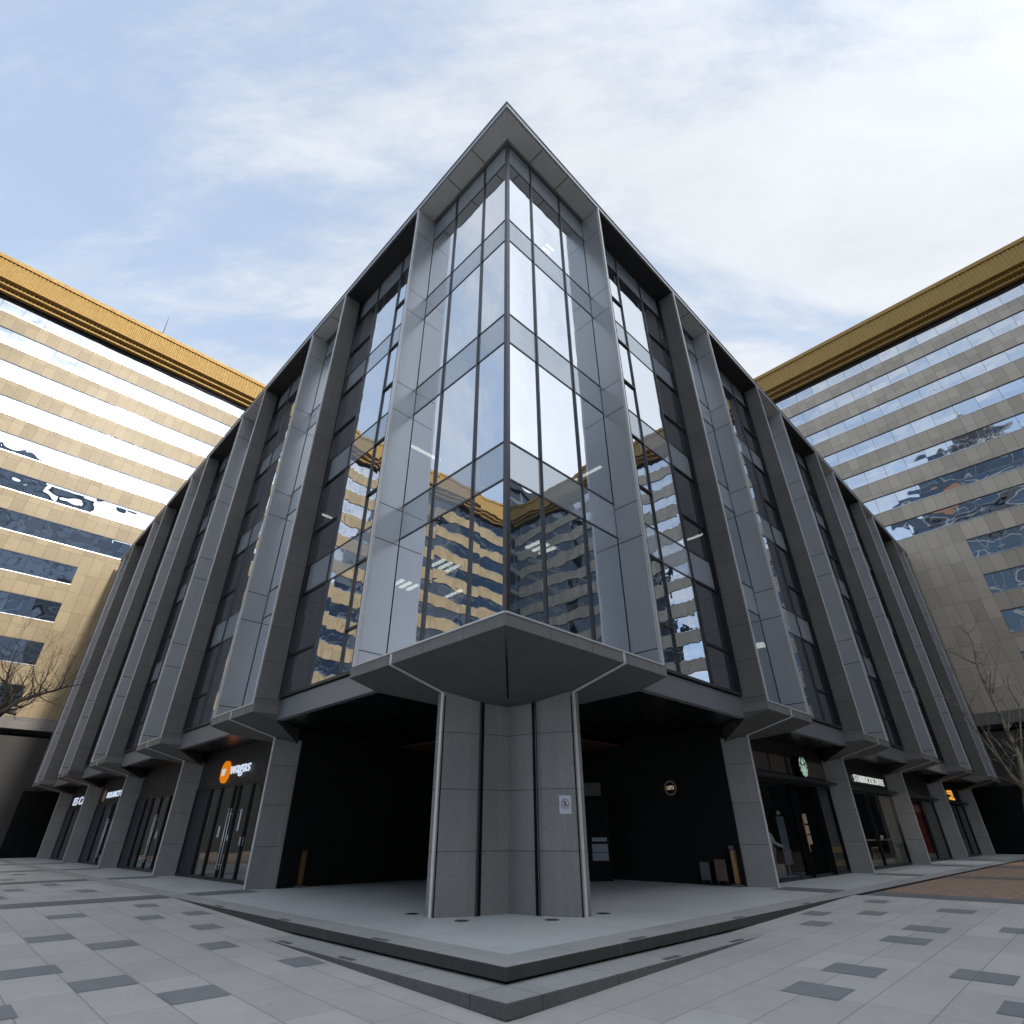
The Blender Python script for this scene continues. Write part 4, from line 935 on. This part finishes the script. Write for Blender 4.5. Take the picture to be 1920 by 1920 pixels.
lb = [
 [(zl(-60, 1680), .13), (zl(100, 1570), .085), (zl(230, 1480, .2), .075), (zl(360, 1415, .3), .068), (zl(500, 1375, .5), .06), (zl(640, 1330, .6), .052), (zl(800, 1285, .9), .045), (zl(900, 1265, 1.1), .042), (zl(1050, 1212, 1.3), .03), (zl(1200, 1185, 1.5), .02), (zl(1400, 1150, 1.8), .01), (zl(1650, 1050, 2.2), .005)],
 [(zl(-60, 1600), .12), (zl(60, 1500), .10), (zl(120, 1390, -.2), .075), (zl(108, 1270, -.3), .05), (zl(100, 1150, -.4), .042), (zl(130, 1000, -.5), .034), (zl(170, 880, -.4), .026), (zl(215, 720, -.2), .018), (zl(300, 560, -.1), .012), (zl(330, 400), .008), (zl(430, 200), .005)],
 [(zl(60, 1500), .08), (zl(190, 1300, .3), .05)],
 [(zl(640, 1330, .6), .035), (zl(660, 1220, .6), .026), (zl(765, 1030, .7), .018), (zl(820, 840, .8), .012), (zl(900, 660, .9), .006)],
 [(zl(765, 1030, .7), .014), (zl(900, 870, .9), .011), (zl(950, 700, 1.1), .007), (zl(1010, 600, 1.2), .004)],
 [(zl(990, 1225, 1.2), .02), (zl(1100, 945, 1.2), .014), (zl(1210, 800, 1.3), .009), (zl(1240, 700, 1.4), .005)],
 [(zl(360, 1415, .3), .025), (zl(350, 1330, .2), .02), (zl(390, 1120, .2), .016), (zl(480, 960, .3), .011), (zl(600, 760, .4), .007), (zl(820, 520, .5), .004)],
 [(zl(100, 1150, -.4), .03), (zl(-40, 1000, -.8), .02), (zl(-80, 820, -1), .012)],
 [(zl(130, 1000, -.4), .02), (zl(40, 880, -.6), .013), (zl(20, 760, -.7), .008), (zl(130, 580, -.8), .005)],
 [(zl(-60, 1640, .4), .09), (zl(110, 1600, .2), .075), (zl(180, 1630, .1), .055), (zl(260, 1660, .1), .03)],
 [(zl(1050, 1212, 1.3), .015), (zl(1200, 1100, 1.2), .01), (zl(1380, 1010, 1.2), .006), (zl(1500, 900, 1.3), .004)]]
bx = zl(-420, 2600); base_l = Vector((bx.x - .4, YL, 0))
trunk_l = [(Vector((base_l.x, base_l.y, -.1)), .24), (Vector((base_l.x + .1, YL, 1.5)), .19), (zl(-220, 1950), .16), (zl(-60, 1640), .13)]
tree('bare_tree', 'dark bare tree reaching in from the left edge before the tan tower', (base_l.x, base_l.y, 0), trunk_l, lb, M['bark_dark'], 3, (.66, 3, 2))
YR = 22.
zr = lambda x, y, dy=0: px2w(1700 + x * .1823, 1150 + y * .1823, YR + dy)
def limb(pts, r0, r1, dy0=0., dy1=0.):
    n = len(pts) - 1; return [(zr(x, y, dy0 + (dy1 - dy0) * i / n), r0 + (r1 - r0) * i / n) for i, (x, y) in enumerate(pts)]
rb = [limb([(1230, 1900), (1185, 1600), (1150, 1450), (1105, 1350), (1040, 1230), (930, 980), (860, 840), (770, 660), (720, 520), (700, 410), (680, 300), (625, 205)], .10, .014, 0, .6),
      limb([(860, 840), (855, 680), (862, 610), (840, 560)], .03, .010, .3, .1), limb([(895, 800), (940, 770), (1005, 715)], .022, .008, .3, .4),
      limb([(720, 525), (790, 500), (815, 450), (850, 390)], .028, .008, .5, .4), limb([(700, 410), (745, 380), (760, 330), (780, 270)], .024, .007, .5, .7),
      limb([(625, 205), (560, 150), (490, 80)], .016, .006, .6, .7), limb([(625, 205), (690, 165), (735, 100)], .014, .006, .6, .5),
      limb([(710, 520), (590, 465), (480, 410), (400, 385), (370, 320), (300, 260)], .026, .006, .5, .8),
      limb([(1240, 1850), (1080, 1680), (970, 1520), (900, 1400), (820, 1260), (740, 1120), (645, 960), (610, 900)], .055, .016, -.2, -.6),
      limb([(645, 960), (740, 760), (790, 520)], .024, .006, -.6, -.4), limb([(1240, 1800), (1190, 1720), (1110, 1560), (915, 1300), (800, 1230)], .045, .012, .2, .6),
      limb([(970, 1520), (900, 1440), (640, 1110), (550, 990), (460, 880), (340, 710)], .04, .008, -.4, -.9),
      limb([(460, 880), (380, 860), (110, 770)], .016, .004, -.8, -1.2), limb([(640, 1140), (580, 1110), (480, 1080)], .014, .004, -.6, -.8),
      limb([(1040, 1225), (1052, 1120), (1055, 1000), (1000, 930), (960, 880)], .036, .010, .1, .3), limb([(1055, 1000), (1130, 988)], .014, .006, .2, .3),
      limb([(960, 1535), (900, 1500), (770, 1480), (600, 1400)], .022, .005, -.3, -.6),
      limb([(1185, 1500), (1175, 1230), (1155, 950), (1207, 780)], .04, .014, .3, .5), limb([(1155, 950), (1045, 760), (1040, 680), (1060, 560)], .022, .006, .4, .3),
      limb([(880, 830), (905, 680), (945, 370), (930, 240)], .022, .005, .3, .6), limb([(1120, 1370), (1120, 1320), (1160, 1280), (1240, 1290)], .04, .014, .1, -.2),
      limb([(1140, 1450), (1090, 1465), (1100, 1500)], .022, .010, 0, -.1), limb([(470, 720), (465, 620), (440, 320)], .012, .004, .4, .5), limb([(900, 1290), (840, 1200), (830, 1070)], .02, .006, .4, .5)]
base_r = zr(1290, 3000); base_r = Vector((px2w(1945, 1620, YR).x + .1, YR, 0))
trunk_r = [(Vector((base_r.x, YR, -.1)), .17), (Vector((base_r.x - .03, YR, 1.0)), .14), (zr(1250, 2000), .12), (zr(1230, 1900), .11)]
tree('bare_tree', 'pale barked bare tree with sparse upright branches at the right edge', (base_r.x, base_r.y, 0), trunk_r, rb, M['bark_pale'], 11, (.40, 1, 1))
# more of the same trees along the square, met in the glass
for i, (a_, b_, sd_) in enumerate(((33, -1.2, 21), (44, -1.2, 22))):
    rng = random.Random(sd_); x, y, _ = P(a_, b_, 0); e_l = []
    p0 = Vector((x, y, 2.6))
    for k in range(6):
        an = k * 1.05 + rng.random(); q1 = p0 + Vector((math.cos(an) * .9, math.sin(an) * .9, 1.0)); q2 = q1 + Vector((math.cos(an) * .7, math.sin(an) * .7, 1.4))
        e_l.append([(p0, .08), (q1, .055), (q2, .02)])
    if P(a_, b_, 0)[0] * 1 < -40: continue
    tree('bare_tree', ('bare tree farther along the left side street, nearer one' if i == 0 else 'bare tree farther along the left side street, next to the dark wall'), (x, y, 0), [(Vector((x, y, -.1)), .16), (Vector((x, y, 1.4)), .12), (p0, .1)], e_l, M['bark_dark'], sd_, (.6, 2, 1))

# ---------------------------------------------------------------- the person behind the shop window
def skinned(name, pts, edges, rad, m_, parent, sub=2):
    me = bpy.data.meshes.new(name); me.from_pydata([tuple(p) for p in pts], edges, []); o = bpy.data.objects.new(name, me); C.objects.link(o)
    sk = o.modifiers.new('skin', 'SKIN'); o.modifiers.new('sub', 'SUBSURF').levels = sub; o.modifiers[-1].render_levels = sub
    for i, r_ in enumerate(rad):
        v = me.skin_vertices[0].data[i]; v.radius = (r_, r_) if not isinstance(r_, tuple) else r_; v.use_root = (i == 0)
    dg = bpy.context.evaluated_depsgraph_get(); dg.update(); m2 = bpy.data.meshes.new_from_object(o.evaluated_get(dg)); bpy.data.objects.remove(o)
    for p in m2.polygons: p.use_smooth = True
    m2.materials.clear(); m2.materials.append(m_); o = bpy.data.objects.new(name, m2); C.objects.link(o)
    if parent: o.parent = parent; o.matrix_parent_inverse = Matrix.Translation(parent.location).inverted()
    return o
pe = thing('person', 'person in grey sweater and beige trousers behind the shop window beside the pillar', 'person', SR(15.8, 2.86, 0))
H = lambda s, d, z: Vector(SR(15.8 + s, 2.86 + d, z))
skin_m = simple('skin', (.46, .30, .22), .55, 0, .05); sweater = simple('sweater', (.55, .58, .60), .85, 0, .08); trou = simple('trousers', (.25, .22, .18), .85, 0, .08); hair_m = simple('hair', (.015, .012, .010), .5)
# one continuous body
bp = [H(0, 0, .92), H(0, 0, 1.12), H(0, 0, 1.34), H(0, 0, 1.44), H(0, 0, 1.52), H(0, -.02, 1.62), H(.20, 0, 1.36), H(.36, -.06, 1.08), H(.52, -.30, .98), H(.58, -.37, .93), H(-.20, 0, 1.36), H(-.26, 0, 1.08), H(-.25, -.05, .84), H(.11, 0, .86), H(.12, -.02, .48), H(.12, .02, .09), H(.12, -.12, .04), H(-.11, 0, .86), H(-.12, -.02, .48), H(-.12, .02, .09), H(-.12, -.12, .04)]
be = [(0, 1), (1, 2), (2, 3), (3, 4), (4, 5), (2, 6), (6, 7), (7, 8), (8, 9), (2, 10), (10, 11), (11, 12), (0, 13), (13, 14), (14, 15), (15, 16), (0, 17), (17, 18), (18, 19), (19, 20)]
brd = [.13, .115, .13, .065, .05, .09, .06, .045, .033, .026, .06, .045, .032, .09, .058, .04, .035, .09, .058, .04, .035]
skinned('body', bp, be, brd, skin_m, pe)
skinned('sweater', bp[:4] + bp[6:9] + bp[10:13], [(0, 1), (1, 2), (2, 3), (2, 4), (4, 5), (5, 6), (2, 7), (7, 8), (8, 9)], [.15, .132, .148, .075, .075, .062, .044, .075, .06, .04], sweater, pe)
skinned('trousers', [bp[0]] + bp[13:16] + bp[17:20], [(0, 1), (1, 2), (2, 3), (0, 4), (4, 5), (5, 6)], [.145, .105, .072, .055, .105, .072, .055], trou, pe)
for hx, hd in ((bp[9], (bp[9] - bp[8]).normalized()), (bp[12], Vector((0, 0, -1)))):
    sdv = hd.cross(Vector((.3, .2, .9))).normalized(); nv = hd.cross(sdv)
    pts = [hx, hx + hd * .07]; ed = [(0, 1)]; rd = [.026, .034]
    for fi, (off, ln) in enumerate(((-.030, .062), (-.010, .075), (.010, .070), (.029, .055))):
        i0 = len(pts); pts += [hx + hd * .085 + sdv * off, hx + hd * (.085 + ln * .5) + sdv * off * 1.1 + nv * .006, hx + hd * (.085 + ln) + sdv * off * 1.1 + nv * .02]
        ed += [(1, i0), (i0, i0 + 1), (i0 + 1, i0 + 2)]; rd += [.010, .009, .008]
    i0 = len(pts); pts += [hx + hd * .04 - sdv * .04, hx + hd * .075 - sdv * .062]; ed += [(0, i0), (i0, i0 + 1)]; rd += [.012, .009]
    skinned('hand', pts, ed, rd, skin_m, pe, 1)
bm_ = MB(); bmesh.ops.create_uvsphere(bm_.bm, u_segments=16, v_segments=12, radius=.108, matrix=Matrix.Translation(H(0, .02, 1.655))); bm_.build('hair', hair_m, pe, True)
